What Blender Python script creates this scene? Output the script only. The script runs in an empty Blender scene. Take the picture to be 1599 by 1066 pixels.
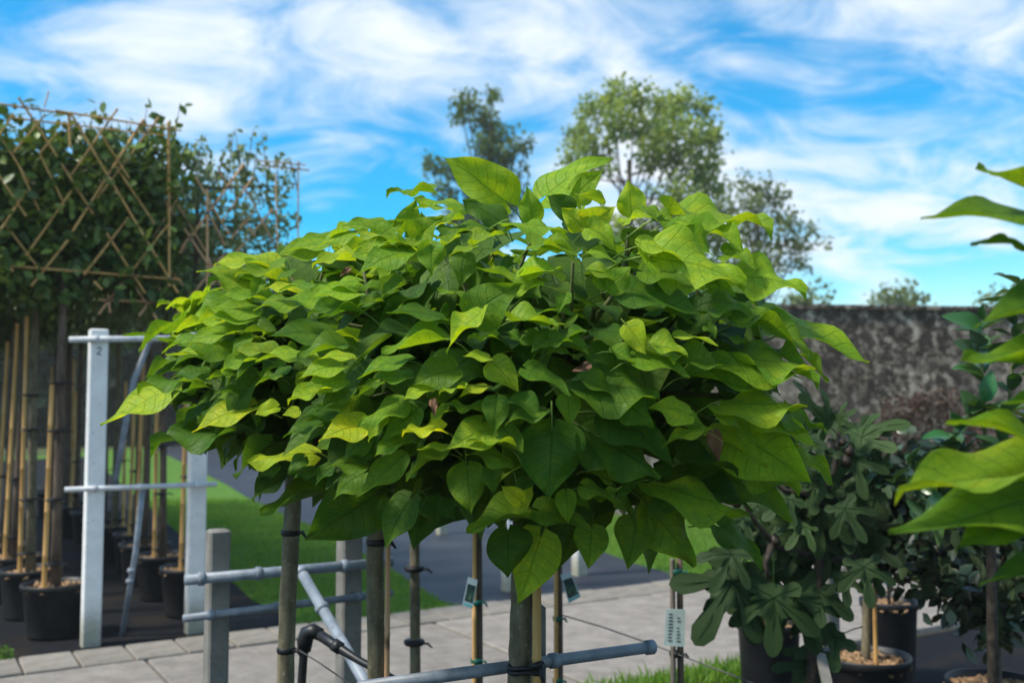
import bpy, math, random
import numpy as np
from mathutils import Vector, Matrix
random.seed(7); rng = np.random.default_rng(7)
R = math.radians
S = bpy.context.scene
COL = S.collection

# ------------------------------------------------------------------ camera
F, CXP, CYP, HCAM = 1555.0, 799.5, 533.0, 1.6
PITCH = math.atan(99 / F)
cam = bpy.data.cameras.new('camera'); cam_o = bpy.data.objects.new('camera', cam); COL.objects.link(cam_o)
cam.sensor_width = 36; cam.lens = 36 * F / 1599; cam.clip_start = 0.05; cam.clip_end = 2000
cam_o.location = (0, 0, HCAM); cam_o.rotation_euler = (math.pi / 2 + PITCH, 0, 0)
cam.dof.use_dof = True; cam.dof.focus_distance = 2.1; cam.dof.aperture_fstop = 3.5; cam.dof.aperture_blades = 9
S.camera = cam_o
# ------------------------------------------------------------------ light
SUN_EL, SUN_AZ = R(52), R(-112)      # azimuth measured from +Y towards +X
sd = Vector((math.sin(SUN_AZ) * math.cos(SUN_EL), math.cos(SUN_AZ) * math.cos(SUN_EL), math.sin(SUN_EL)))
W = bpy.data.worlds.new('World'); S.world = W; W.use_nodes = True
nt = W.node_tree; nt.nodes.clear()
def wn(t, **k):
    n = nt.nodes.new(t)
    for a, b in k.items(): setattr(n, a, b)
    return n
def wmath(op, a, b=None, c=None, clamp=False):
    n = wn('ShaderNodeMath', operation=op); n.use_clamp = clamp
    for i, x in enumerate((a, b, c)):
        if x is None: continue
        if isinstance(x, (int, float)): n.inputs[i].default_value = x
        else: nt.links.new(x, n.inputs[i])
    return n.outputs[0]
sky = wn('ShaderNodeTexSky'); sky.sky_type = 'NISHITA'; sky.sun_disc = False
sky.sun_elevation = SUN_EL; sky.sun_rotation = SUN_AZ; sky.air_density = 1.15; sky.dust_density = 0.4; sky.ozone_density = 3.0
hsv = wn('ShaderNodeHueSaturation'); hsv.inputs['Saturation'].default_value = 1.9; hsv.inputs['Value'].default_value = 0.82; hsv.inputs['Hue'].default_value = 0.49
nt.links.new(sky.outputs[0], hsv.inputs['Color'])
tc = wn('ShaderNodeTexCoord'); sep = wn('ShaderNodeSeparateXYZ'); nt.links.new(tc.outputs['Generated'], sep.inputs[0])
zz = wmath('ADD', wmath('MAXIMUM', sep.outputs[2], 0.0), 0.30)
cmb = wn('ShaderNodeCombineXYZ')
nt.links.new(wmath('DIVIDE', sep.outputs[0], zz), cmb.inputs[0]); nt.links.new(wmath('DIVIDE', sep.outputs[1], zz), cmb.inputs[1])
mp = wn('ShaderNodeMapping'); mp.inputs['Location'].default_value = (5, -4, 1); mp.inputs['Rotation'].default_value = (0, 0, R(-80)); mp.inputs['Scale'].default_value = (1.0, 1.45, 1)
nt.links.new(cmb.outputs[0], mp.inputs[0])
def wnoise(scale, detail, rough, dist, vec, off=0):
    n = wn('ShaderNodeTexNoise'); n.noise_dimensions = '3D'
    n.inputs['Scale'].default_value = scale; n.inputs['Detail'].default_value = detail
    n.inputs['Roughness'].default_value = rough; n.inputs['Distortion'].default_value = dist
    nt.links.new(vec, n.inputs['Vector']); return n.outputs[0]
n1 = wnoise(1.15, 7, 0.52, 0.5, mp.outputs[0]); n2 = wnoise(4.2, 8, 0.58, 0.9, mp.outputs[0])
mix = wmath('ADD', wmath('MULTIPLY', n1, 0.62), wmath('MULTIPLY', n2, 0.38))
mr = wn('ShaderNodeMapRange'); mr.interpolation_type = 'SMOOTHSTEP'
mr.inputs['From Min'].default_value = 0.425; mr.inputs['From Max'].default_value = 0.64; nt.links.new(mix, mr.inputs['Value'])
cm = wmath('MULTIPLY', mr.outputs[0], 0.93)
cm = wmath('ADD', cm, 0.03, clamp=True)
mixc = wn('ShaderNodeMix', data_type='RGBA'); nt.links.new(cm, mixc.inputs[0])
nt.links.new(hsv.outputs[0], mixc.inputs[6]); mixc.inputs[7].default_value = (4.15, 4.4, 4.65, 1)
bg = wn('ShaderNodeBackground'); bg.inputs['Strength'].default_value = 0.11
nt.links.new(mixc.outputs[2], bg.inputs['Color'])
wo = wn('ShaderNodeOutputWorld'); nt.links.new(bg.outputs[0], wo.inputs[0])
sun = bpy.data.lights.new('sun', 'SUN'); sun.energy = 2.3; sun.angle = R(10); sun.color = (1, 0.93, 0.82)
sun_o = bpy.data.objects.new('sun', sun); COL.objects.link(sun_o); sun_o.rotation_euler = sd.to_track_quat('Z', 'Y').to_euler(); sun_o.location = (-20, -10, 30)
S.view_settings.view_transform = 'Standard'; S.view_settings.look = 'None'; S.view_settings.exposure = 1.17; S.view_settings.gamma = 1.0
S.view_settings.use_curve_mapping = False
S.cycles.max_bounces = 8; S.cycles.transparent_max_bounces = 8

# ------------------------------------------------------------------ pixel -> place
def ray(px, py):
    cx = (px - CXP) / F; cz = -(py - CYP) / F
    return Vector((cx, math.cos(PITCH) - cz * math.sin(PITCH), math.sin(PITCH) + cz * math.cos(PITCH)))
CAMP = Vector((0, 0, HCAM))
def P(px, py, d):
    r = ray(px, py); return CAMP + r * (d / r.y)
def G(px, py, z=0.0):
    r = ray(px, py); return CAMP + r * ((z - HCAM) / r.z)
ANG = R(58.5); U = Vector((math.sin(ANG), math.cos(ANG), 0)); V = Vector((-U.y, U.x, 0)); Z = Vector((0, 0, 1))
GROT = math.atan2(U.y, U.x)
def UV(u, v, z=0.0): return U * u + V * v + Z * z

# ------------------------------------------------------------------ node material helper
class NM:
    def __init__(s, name, rough=0.8, spec=0.3):
        s.m = bpy.data.materials.new(name); s.m.use_nodes = True; s.t = s.m.node_tree
        s.b = s.t.nodes['Principled BSDF']; s.out = s.t.nodes['Material Output']
        s.b.inputs['Roughness'].default_value = rough; s.b.inputs['Specular IOR Level'].default_value = spec
        s._tc = None
    def n(s, t, **k):
        x = s.t.nodes.new(t)
        for a, b in k.items(): setattr(x, a, b)
        return x
    def l(s, a, b): s.t.links.new(a, b)
    def tc(s, o='Object'):
        if not s._tc: s._tc = s.n('ShaderNodeTexCoord')
        return s._tc.outputs[o]
    def math(s, op, a, b=None, c=None, clamp=False):
        n = s.n('ShaderNodeMath', operation=op); n.use_clamp = clamp
        for i, x in enumerate((a, b, c)):
            if x is None: continue
            if isinstance(x, (int, float)): n.inputs[i].default_value = x
            else: s.l(x, n.inputs[i])
        return n.outputs[0]
    def noise(s, scale, detail=5, rough=0.55, dist=0, stretch=None, vec=None):
        n = s.n('ShaderNodeTexNoise'); n.inputs['Scale'].default_value = scale; n.inputs['Detail'].default_value = detail
        n.inputs['Roughness'].default_value = rough; n.inputs['Distortion'].default_value = dist
        v = vec or s.tc()
        if stretch:
            m = s.n('ShaderNodeMapping'); m.inputs['Scale'].default_value = stretch; s.l(v, m.inputs[0]); v = m.outputs[0]
        s.l(v, n.inputs['Vector']); return n.outputs[0]
    def ramp(s, fac, stops):
        n = s.n('ShaderNodeValToRGB'); e = n.color_ramp.elements
        while len(e) < len(stops): e.new(0.5)
        for q, (p, c) in zip(e, stops): q.position = p; q.color = (*c, 1)
        s.l(fac, n.inputs[0]); return n.outputs[0]
    def mixc(s, fac, a, b, mode='MIX'):
        n = s.n('ShaderNodeMix', data_type='RGBA', blend_type=mode)
        for x, i in ((fac, 0), (a, 6), (b, 7)):
            if isinstance(x, (int, float)): n.inputs[i].default_value = x
            elif isinstance(x, tuple): n.inputs[i].default_value = (*x, 1)
            else: s.l(x, n.inputs[i])
        return n.outputs[2]
    def mapr(s, v, a, b, c=0.0, d=1.0):
        n = s.n('ShaderNodeMapRange'); n.interpolation_type = 'SMOOTHSTEP'
        for i, x in zip((1, 2, 3, 4), (a, b, c, d)): n.inputs[i].default_value = x
        s.l(v, n.inputs[0]); return n.outputs[0]
    def bump(s, h, st=0.3, dist=0.01):
        n = s.n('ShaderNodeBump'); n.inputs['Strength'].default_value = st; n.inputs['Distance'].default_value = dist
        s.l(h, n.inputs['Height']); s.l(n.outputs[0], s.b.inputs['Normal']); return n.outputs[0]
    def base(s, c):
        if isinstance(c, tuple): s.b.inputs['Base Color'].default_value = (*c, 1)
        else: s.l(c, s.b.inputs['Base Color'])
    def rnd(s):
        return s.n('ShaderNodeObjectInfo').outputs['Random']

def noisy(name, c1, c2, scale, rough=0.8, spec=0.3, bump=0.3, bdist=0.005, stretch=None, detail=6, lo=0.35, hi=0.65, third=None):
    m = NM(name, rough, spec); n = m.noise(scale, detail, 0.6, 0, stretch)
    c = m.ramp(n, [(lo, c1), (hi, c2)])
    if third:
        n2 = m.noise(third[1], 4, 0.6); c = m.mixc(m.mapr(n2, third[2], third[3]), c, third[0])
    r = m.rnd(); c = m.mixc(1.0, c, m.ramp(r, [(0, (0.82, 0.82, 0.82)), (1, (1.12, 1.12, 1.12))]), 'MULTIPLY')
    m.base(c)
    if bump: m.bump(n, bump, bdist)
    return m.m

def leaf_mat(name, veins=True, rough=0.5, spec=0.22, trans=0.48, mode='object', lat=7.0, mottle=0.8, under=0.25, c1=None, c2=None, vdark=0.55, shine=0):
    """leaf: base colour from the object colour (mode object) or from the per-leaf tint attribute between c1 and c2"""
    m = NM(name, rough, spec)
    if mode == 'object':
        oi = m.n('ShaderNodeObjectInfo'); col = oi.outputs['Color']; rv = oi.outputs['Random']
    else:
        at = m.n('ShaderNodeAttribute'); at.attribute_name = 'tint'; rv = at.outputs['Fac']
        col = m.mixc(rv, c1, c2)
    if veins:
        uv = m.n('ShaderNodeUVMap').outputs[0]; sp = m.n('ShaderNodeSeparateXYZ'); m.l(uv, sp.inputs[0])
        s_, v_ = sp.outputs[0], sp.outputs[1]
        a = m.math('ABSOLUTE', m.math('SUBTRACT', m.math('MULTIPLY', v_, 2.0), 1.0))
        ofs = m.n('ShaderNodeVectorMath', operation='ADD'); cb = m.n('ShaderNodeCombineXYZ')
        m.l(m.math('MULTIPLY', rv, 37.0), cb.inputs[2]); m.l(uv, ofs.inputs[0]); m.l(cb.outputs[0], ofs.inputs[1]); vec = ofs.outputs[0]
        wob = m.math('MULTIPLY', m.math('SUBTRACT', m.noise(3.0, 2, vec=vec), 0.5), 0.16)
        t = m.math('ADD', m.math('MULTIPLY', m.math('SUBTRACT', s_, m.math('MULTIPLY', m.math('POWER', a, 1.25), 0.20)), lat), wob)
        fr = m.math('ABSOLUTE', m.math('SUBTRACT', m.math('FRACT', t), 0.5))
        lateral = m.math('MULTIPLY', m.mapr(fr, 0.0, 0.055, 1.0, 0.0), m.mapr(a, 0.80, 1.0, 1.0, 0.2))
        mid = m.mapr(a, 0.0, 0.075, 1.0, 0.0)
        vor = m.n('ShaderNodeTexVoronoi', feature='DISTANCE_TO_EDGE'); vor.inputs['Scale'].default_value = 15
        m.l(vec, vor.inputs['Vector']); net = m.mapr(vor.outputs['Distance'], 0.0, 0.07, 1.0, 0.0)
        big = m.math('MAXIMUM', lateral, mid)
        mot = m.mapr(m.noise(4.5, 5, 0.6, vec=vec), 0.44, 0.66)
        col = m.mixc(m.math('MULTIPLY', mot, mottle), col, m.mixc(1.0, col, (1.55, 1.22, 0.75), 'MULTIPLY'))
        vm = m.math('MAXIMUM', m.math('MULTIPLY', big, 0.85), m.math('MULTIPLY', net, 0.45))
        col = m.mixc(vm, col, m.mixc(1.0, col, (vdark, vdark * 1.15, vdark), 'MULTIPLY'))
        spots = m.mapr(m.noise(9.0, 3, 0.5, vec=vec), 0.74, 0.78)
        col = m.mixc(m.math('MULTIPLY', spots, 0.75), col, (0.10, 0.055, 0.02))
        h = m.math('SUBTRACT', m.math('MULTIPLY', m.noise(7.0, 3, vec=vec), 0.7), m.math('ADD', m.math('MULTIPLY', big, 0.8), m.math('MULTIPLY', net, 0.25)))
        nb = m.bump(h, 0.55, 0.004)
    geo = m.n('ShaderNodeNewGeometry')
    cu = m.mixc(m.math('MULTIPLY', geo.outputs['Backfacing'], under), col, (0.17, 0.24, 0.10))
    m.base(cu)
    tr = m.n('ShaderNodeBsdfTranslucent'); m.l(m.mixc(1.0, col, (1.55, 1.35, 0.42), 'MULTIPLY'), tr.inputs[0])
    if veins: m.l(nb, tr.inputs['Normal'])
    mx = m.n('ShaderNodeMixShader'); mx.inputs[0].default_value = trans
    m.l(m.b.outputs[0], mx.inputs[1]); m.l(tr.outputs[0], mx.inputs[2]); m.l(mx.outputs[0], m.out.inputs[0])
    return m.m

M = {}
M['catalpa_leaf'] = leaf_mat('catalpa_leaf')
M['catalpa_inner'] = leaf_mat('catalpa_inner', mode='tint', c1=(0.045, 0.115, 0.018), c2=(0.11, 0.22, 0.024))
M['fig_leaf'] = leaf_mat('fig_leaf', veins=False, rough=0.6, spec=.15, trans=0.2, under=.12)
M['holly_leaf'] = leaf_mat('holly_leaf', veins=False, rough=0.3, spec=0.5, trans=0.10, under=0.15)
M['laurel_leaf'] = leaf_mat('laurel_leaf', veins=False, rough=0.33, spec=0.5, trans=0.25)
M['pleach_leaf'] = leaf_mat('pleach_leaf', veins=False, rough=0.42, spec=0.35, trans=0.28, mode='tint', c1=(0.028, 0.072, 0.020), c2=(0.18, 0.27, 0.045))
M['pleach_leaf_pale'] = leaf_mat('pleach_leaf_pale', veins=False, rough=0.45, trans=0.3, mode='tint', c1=(0.10, 0.15, 0.085), c2=(0.22, 0.29, 0.14))
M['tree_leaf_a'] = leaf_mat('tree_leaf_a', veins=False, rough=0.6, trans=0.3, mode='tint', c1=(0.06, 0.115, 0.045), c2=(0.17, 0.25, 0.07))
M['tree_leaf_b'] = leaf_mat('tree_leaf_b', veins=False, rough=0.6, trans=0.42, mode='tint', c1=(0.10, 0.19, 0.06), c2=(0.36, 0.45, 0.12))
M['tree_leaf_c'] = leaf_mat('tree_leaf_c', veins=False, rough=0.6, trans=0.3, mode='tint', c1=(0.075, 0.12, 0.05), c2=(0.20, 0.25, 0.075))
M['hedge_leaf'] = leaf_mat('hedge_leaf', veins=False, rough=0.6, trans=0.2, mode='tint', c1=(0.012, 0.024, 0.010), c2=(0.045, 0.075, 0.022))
M['maple_leaf'] = leaf_mat('maple_leaf', veins=False, rough=0.6, trans=0.25, mode='tint', under=0.05, c1=(0.045, 0.026, 0.022), c2=(0.12, 0.075, 0.058))
M['grass_blade'] = leaf_mat('grass_blade', veins=False, rough=0.6, trans=0.35, mode='tint', c1=(0.085, 0.21, 0.02), c2=(0.19, 0.34, 0.035))
M['trunk'] = noisy('trunk', (0.085, 0.072, 0.042), (0.22, 0.19, 0.12), 28, bump=0.5, stretch=(1, 1, 0.35), third=((0.30, 0.27, 0.20), 90, 0.62, 0.68))
M['bark'] = noisy('bark', (0.05, 0.036, 0.026), (0.15, 0.11, 0.08), 22, bump=0.6, stretch=(1, 1, 0.25))
M['dark_bark'] = noisy('dark_bark', (0.018, 0.014, 0.011), (0.06, 0.048, 0.036), 40, bump=0.6)
M['shoot'] = noisy('shoot', (0.06, 0.10, 0.025), (0.13, 0.13, 0.05), 20, bump=0.1)
M['bamboo'] = noisy('bamboo', (0.46, 0.25, 0.075), (0.62, 0.38, 0.14), 30, rough=0.5, stretch=(1, 1, 0.08), third=((0.22, 0.13, 0.06), 14, 0.60, 0.72), bump=0.1)
M['bamboo_red'] = noisy('bamboo_red', (0.52, 0.27, 0.13), (0.70, 0.43, 0.24), 30, rough=0.5, stretch=(1, 1, 0.08), third=((0.18, 0.10, 0.05), 9, 0.58, 0.70), bump=0.1)
M['cane_grey'] = noisy('cane_grey', (0.10, 0.085, 0.07), (0.22, 0.19, 0.15), 30, stretch=(1, 1, 0.1))
M['steel'] = noisy('steel', (0.14, 0.17, 0.205), (0.25, 0.29, 0.335), 14, rough=0.48, spec=0.5, bump=0.1, third=((0.14, 0.14, 0.13), 30, 0.62, 0.72))
M['steel_light'] = noisy('steel_light', (0.38, 0.41, 0.44), (0.55, 0.58, 0.61), 12, rough=0.4, spec=0.5, bump=0.05, third=((0.30, 0.31, 0.32), 24, 0.62, 0.75))
M['black_plastic'] = noisy('black_plastic', (0.008, 0.009, 0.010), (0.018, 0.019, 0.021), 9, rough=0.45, spec=0.45, bump=0.1)
M['pot_plastic'] = noisy('pot_plastic', (0.008, 0.009, 0.011), (0.022, 0.023, 0.025), 6, rough=0.5, spec=0.4, bump=0.1, third=((0.07, 0.06, 0.05), 5, 0.6, 0.85))
M['rubber_tie'] = noisy('rubber_tie', (0.010, 0.010, 0.011), (0.02, 0.02, 0.022), 20, rough=0.5)
M['green_tie'] = noisy('green_tie', (0.006, 0.07, 0.05), (0.01, 0.11, 0.08), 20, rough=0.45)
M['chips'] = noisy('chips', (0.16, 0.085, 0.04), (0.50, 0.33, 0.18), 35, bump=0)
M['soil'] = noisy('soil', (0.03, 0.02, 0.012), (0.10, 0.06, 0.035), 30, bump=0.8)
M['wire'] = noisy('wire', (0.05, 0.05, 0.05), (0.10, 0.10, 0.10), 20, rough=0.5)
M['fruit'] = noisy('fruit', (0.020, 0.014, 0.012), (0.05, 0.035, 0.022), 30, rough=0.5, bump=0.1)
M['dead_leaf'] = noisy('dead_leaf', (0.10, 0.045, 0.02), (0.24, 0.13, 0.07), 25, bump=0.4)
M['ink'] = noisy('ink', (0.02, 0.03, 0.03), (0.06, 0.07, 0.07), 20, bump=0)

def mk_concrete(name, c1, c2, green=0.0, greenz=(0.1, 0.5), dirt=(0.10, 0.095, 0.08)):
    m = NM(name, 0.9, 0.15)
    n = m.noise(7, 8, 0.65); c = m.ramp(n, [(0.3, c1), (0.7, c2)])
    sp = m.noise(55, 3, 0.6); c = m.mixc(m.mapr(sp, 0.62, 0.72), c, dirt)
    pt = m.mapr(m.noise(3.2, 5, 0.7), 0.52, 0.70); c = m.mixc(m.math('MULTIPLY', pt, 0.35), c, dirt)
    if green:
        se = m.n('ShaderNodeSeparateXYZ'); m.l(m.tc(), se.inputs[0])
        g = m.mapr(m.math('ADD', se.outputs[2], m.math('MULTIPLY', m.noise(9, 5, 0.7), 0.35)), greenz[0], greenz[1], green, 0.0)
        c = m.mixc(g, c, (0.17, 0.16, 0.07))
    m.base(m.mixc(1.0, c, m.ramp(m.rnd(), [(0, (0.86, 0.86, 0.85)), (1, (1.1, 1.1, 1.1))]), 'MULTIPLY'))
    m.bump(m.math('ADD', n, m.math('MULTIPLY', sp, 0.4)), 0.35, 0.006)
    return m.m
M['concrete_post'] = mk_concrete('concrete_post', (0.13, 0.125, 0.11), (0.25, 0.24, 0.22), 0.0)
M['white_post'] = mk_concrete('white_post', (0.60, 0.60, 0.59), (0.76, 0.76, 0.75), 0.7, (0.18, 0.52), (0.40, 0.41, 0.40))
M['slab'] = mk_concrete('slab', (0.185, 0.166, 0.145), (0.30, 0.272, 0.24), 0.0, dirt=(0.09, 0.08, 0.07))
M['edge_slab'] = mk_concrete('edge_slab', (0.18, 0.162, 0.135), (0.29, 0.265, 0.23), 0.0, dirt=(0.08, 0.075, 0.06))

def mk_wall():
    m = NM('old_wall', 0.95, 0.1)
    n = m.noise(3.2, 9, 0.72, 0.2); c = m.ramp(n, [(0.36, (0.11, 0.085, 0.070)), (0.5, (0.28, 0.235, 0.195)), (0.62, (0.48, 0.42, 0.355))])
    lich = m.mapr(m.noise(6.5, 9, 0.78, 0.3), 0.43, 0.53)
    area = m.mapr(m.noise(0.8, 4, 0.6), 0.30, 0.50, .45, 1.0)
    se = m.n('ShaderNodeSeparateXYZ'); m.l(m.tc(), se.inputs[0])
    hi = m.mapr(se.outputs[2], 0.5, 1.9, 0.45, 1.0)
    left = m.math('MAXIMUM', m.mapr(se.outputs[0], 2.4, 4.0, 0.3, 1.0), m.mapr(se.outputs[2], 2.0, 2.6))
    black = m.math('MULTIPLY', lich, m.math('MULTIPLY', m.math('MAXIMUM', area, m.mapr(se.outputs[2], 2.3, 3.0)), m.math('MULTIPLY', hi, left)))
    c = m.mixc(m.math('MULTIPLY', black, 0.9), c, (0.018, 0.014, 0.012))
    st = m.mapr(m.noise(1.0, 5, 0.6, stretch=(3.0, 3.0, 0.22)), 0.52, 0.66); c = m.mixc(m.math('MULTIPLY', st, 0.55), c, (0.045, 0.038, 0.034))
    m.base(c); m.bump(m.math('ADD', n, lich), 0.6, 0.02)
    return m.m
M['old_wall'] = mk_wall()
def mk_ground(name, c1, c2, c3, s1, s2, rough=0.95, bump=0.4, spec=0.15):
    m = NM(name, rough, spec); n = m.noise(s1, 7, 0.65); c = m.ramp(n, [(0.3, c1), (0.7, c2)])
    c = m.mixc(m.mapr(m.noise(s2, 4, 0.6), 0.5, 0.66), c, c3); m.base(c); m.bump(n, bump, 0.01); return m.m
M['ground'] = mk_ground('ground', (0.05, 0.075, 0.025), (0.09, 0.12, 0.04), (0.09, 0.08, 0.05), 1.3, 0.3)
M['lawn'] = mk_ground('lawn', (0.05, 0.13, 0.016), (0.11, 0.23, 0.026), (0.08, 0.15, 0.022), 6, 0.9)
M['asphalt'] = mk_ground('asphalt', (0.022, 0.025, 0.034), (0.034, 0.038, 0.050), (0.045, 0.049, 0.060), 60, 0.8, rough=0.62, spec=0.35)
M['fabric'] = mk_ground('fabric', (0.005, 0.006, 0.008), (0.011, 0.012, 0.015), (0.020, 0.015, 0.011), 9, 1.6, rough=0.85)
M['joint'] = mk_ground('joint', (0.030, 0.026, 0.02), (0.07, 0.062, 0.045), (0.045, 0.05, 0.02), 30, 2)

# ------------------------------------------------------------------ mesh helpers
class MB:
    def __init__(s): s.v = []; s.f = []
    def tube(s, pts, rad, n=8, cap=True):
        pts = [Vector(p) for p in pts]; k = len(pts)
        if not isinstance(rad, (list, tuple)): rad = [rad] * k
        b0 = len(s.v); ref = None
        for i, p in enumerate(pts):
            d = (pts[min(i + 1, k - 1)] - pts[max(i - 1, 0)]); d = d.normalized() if d.length > 1e-9 else Vector((0, 0, 1))
            if ref is None: ref = Vector((1, 0, 0)) if abs(d.x) < 0.8 else Vector((0, 1, 0))
            a = (ref - d * ref.dot(d)).normalized(); ref = a; b = d.cross(a)
            for j in range(n):
                t = 2 * math.pi * j / n; s.v.append(p + (a * math.cos(t) + b * math.sin(t)) * rad[i])
        for i in range(k - 1):
            for j in range(n):
                q = b0 + i * n
                s.f.append((q + j, q + (j + 1) % n, q + n + (j + 1) % n, q + n + j))
        if cap:
            s.f.append(tuple(b0 + j for j in range(n))[::-1]); s.f.append(tuple(b0 + (k - 1) * n + j for j in range(n)))
        return s
    def hexa(s, c8):
        b = len(s.v); s.v += [Vector(c) for c in c8]
        for f in ((3, 2, 1, 0), (4, 5, 6, 7), (0, 1, 5, 4), (1, 2, 6, 5), (2, 3, 7, 6), (3, 0, 4, 7)): s.f.append(tuple(b + i for i in f))
        return s
    def box(s, c, ax, ay, az, bev=0):
        """c centre; ax, ay, az half-vectors; bev>0 chamfers vertical edges and top"""
        c, ax, ay, az = map(Vector, (c, ax, ay, az))
        if not bev:
            return s.hexa([c - ax - ay - az, c + ax - ay - az, c + ax + ay - az, c - ax + ay - az, c - ax - ay + az, c + ax - ay + az, c + ax + ay + az, c - ax + ay + az])
        lx, ly, lz = ax.length, ay.length, az.length; ex, ey, ez = ax / lx, ay / ly, az / lz
        def ring(kx, ky): 
            return [(-kx, -ky + bev), (-kx + bev, -ky), (kx - bev, -ky), (kx, -ky + bev), (kx, ky - bev), (kx - bev, ky), (-kx + bev, ky), (-kx, ky - bev)]
        b = len(s.v)
        for zz_, sh in ((-lz, 0), (lz - bev, 0), (lz, bev)):
            for x, y in ring(lx - sh, ly - sh): s.v.append(c + ex * x + ey * y + ez * zz_)
        for i in range(2):
            for j in range(8): s.f.append((b + i * 8 + j, b + i * 8 + (j + 1) % 8, b + i * 8 + 8 + (j + 1) % 8, b + i * 8 + 8 + j))
        s.f.append(tuple(b + j for j in range(8))[::-1]); s.f.append(tuple(b + 16 + j for j in range(8)))
        return s
    def lathe(s, prof, n=28, c=(0, 0, 0)):
        b = len(s.v); c = Vector(c)
        for r, z in prof:
            for j in range(n): t = 2 * math.pi * j / n; s.v.append(c + Vector((r * math.cos(t), r * math.sin(t), z)))
        for i in range(len(prof) - 1):
            for j in range(n): s.f.append((b + i * n + j, b + i * n + (j + 1) % n, b + (i + 1) * n + (j + 1) % n, b + (i + 1) * n + j))
        return s
    def mesh(s, name, mat, smooth=True):
        me = bpy.data.meshes.new(name); me.from_pydata([tuple(v) for v in s.v], [], s.f); me.materials.append(M[mat] if isinstance(mat, str) else mat)
        if smooth: me.polygons.foreach_set('use_smooth', [True] * len(me.polygons))
        return me
    def build(s, name, mat, parent=None, smooth=True, **k):
        return link(name, s.mesh(name, mat, smooth), parent, **k)
def auto_flat(o, deg=40):
    me = o.data
    try: me.set_sharp_from_angle(angle=R(deg))
    except Exception: pass
    return o
def link(name, me, parent=None, **k):
    o = bpy.data.objects.new(name, me); COL.objects.link(o)
    if parent is not None:
        o.parent = parent
    tag(o, **k); return o
def tag(o, label=None, cat=None, group=None, kind=None):
    for a, b in (('label', label), ('category', cat), ('group', group), ('kind', kind)):
        if b: o[a] = b
    return o
def empty(name, loc, rz=0, **k):
    o = bpy.data.objects.new(name, None); COL.objects.link(o); o.location = loc; o.rotation_euler = (0, 0, rz); o.empty_display_size = 0.1
    return tag(o, **k)
def frame(y, nrm):
    y = Vector(y).normalized(); n = Vector(nrm); n = n - y * n.dot(y)
    if n.length < 1e-5: n = Vector((0.3, 0.2, 1)); n = n - y * n.dot(y)
    n.normalize(); x = y.cross(n); return x, y, n
def mat4(pos, y, nrm, sx, sy=None, sz=None):
    x, y, n = frame(y, nrm); sy = sy or sx; sz = sz or sx
    return Matrix(((x.x * sx, y.x * sy, n.x * sz, pos[0]), (x.y * sx, y.y * sy, n.y * sz, pos[1]), (x.z * sx, y.z * sy, n.z * sz, pos[2]), (0, 0, 0, 1)))
def bulk(name, tv, tf, mats, mat, tints=None, tuv=None):
    """one mesh of many copies of a template; tv (k,3), tf (m,c) same-size faces, mats list of 4x4"""
    A = np.array([np.array(m) for m in mats], dtype=np.float64) if not isinstance(mats, np.ndarray) else mats
    tv = np.asarray(tv, float); tf = np.asarray(tf, int); N = len(A); k = len(tv); c = tf.shape[1]
    vs = np.einsum('nij,kj->nki', A[:, :3, :3], tv) + A[:, None, :3, 3]
    fs = (tf[None] + (np.arange(N) * k)[:, None, None]).reshape(-1)
    me = bpy.data.meshes.new(name); me.vertices.add(N * k); me.vertices.foreach_set('co', vs.reshape(-1))
    nf = N * len(tf); me.loops.add(nf * c); me.loops.foreach_set('vertex_index', fs.astype(np.int32))
    me.polygons.add(nf); me.polygons.foreach_set('loop_start', np.arange(0, nf * c, c, dtype=np.int32))
    me.polygons.foreach_set('use_smooth', np.ones(nf, dtype=bool))
    if tints is None: tints = rng.random(N)
    at = me.attributes.new('tint', 'FLOAT', 'POINT'); at.data.foreach_set('value', np.repeat(np.asarray(tints, np.float32), k))
    if tuv is not None:
        ul = me.uv_layers.new(name='UVMap'); tl = np.asarray(tuv, float)[tf.reshape(-1)]
        ul.data.foreach_set('uv', np.tile(tl, (N, 1)).reshape(-1))
    me.update(calc_edges=True); me.validate(); me.materials.append(M[mat] if isinstance(mat, str) else mat)
    return me
def rmats(pos, ydir, nrm, size, wid=None):
    """numpy frames: pos (N,3), ydir (N,3), nrm (N,3), size (N,)"""
    y = ydir / np.linalg.norm(ydir, axis=1, keepdims=True); n = nrm - y * (nrm * y).sum(1, keepdims=True)
    n /= (np.linalg.norm(n, axis=1, keepdims=True) + 1e-9); x = np.cross(y, n)
    A = np.zeros((len(pos), 4, 4)); w = size if wid is None else wid
    A[:, :3, 0] = x * w[:, None]; A[:, :3, 1] = y * size[:, None]; A[:, :3, 2] = n * size[:, None]; A[:, :3, 3] = pos; A[:, 3, 3] = 1
    return A
def rvec(n): 
    v = rng.normal(size=(n, 3)); return v / np.linalg.norm(v, axis=1, keepdims=True)
# small oval leaf, 6 verts, 4 tris (folded on the midrib)
OV = [(0, 0, 0), (0.26, 0.38, 0.05), (0.2, 0.72, 0.03), (0, 1, -0.06), (-0.2, 0.72, 0.03), (-0.26, 0.38, 0.05), (0, 0.5, -0.03)]
OF = [(0, 1, 6), (1, 2, 6), (2, 3, 6), (3, 4, 6), (4, 5, 6), (5, 0, 6)]

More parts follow.
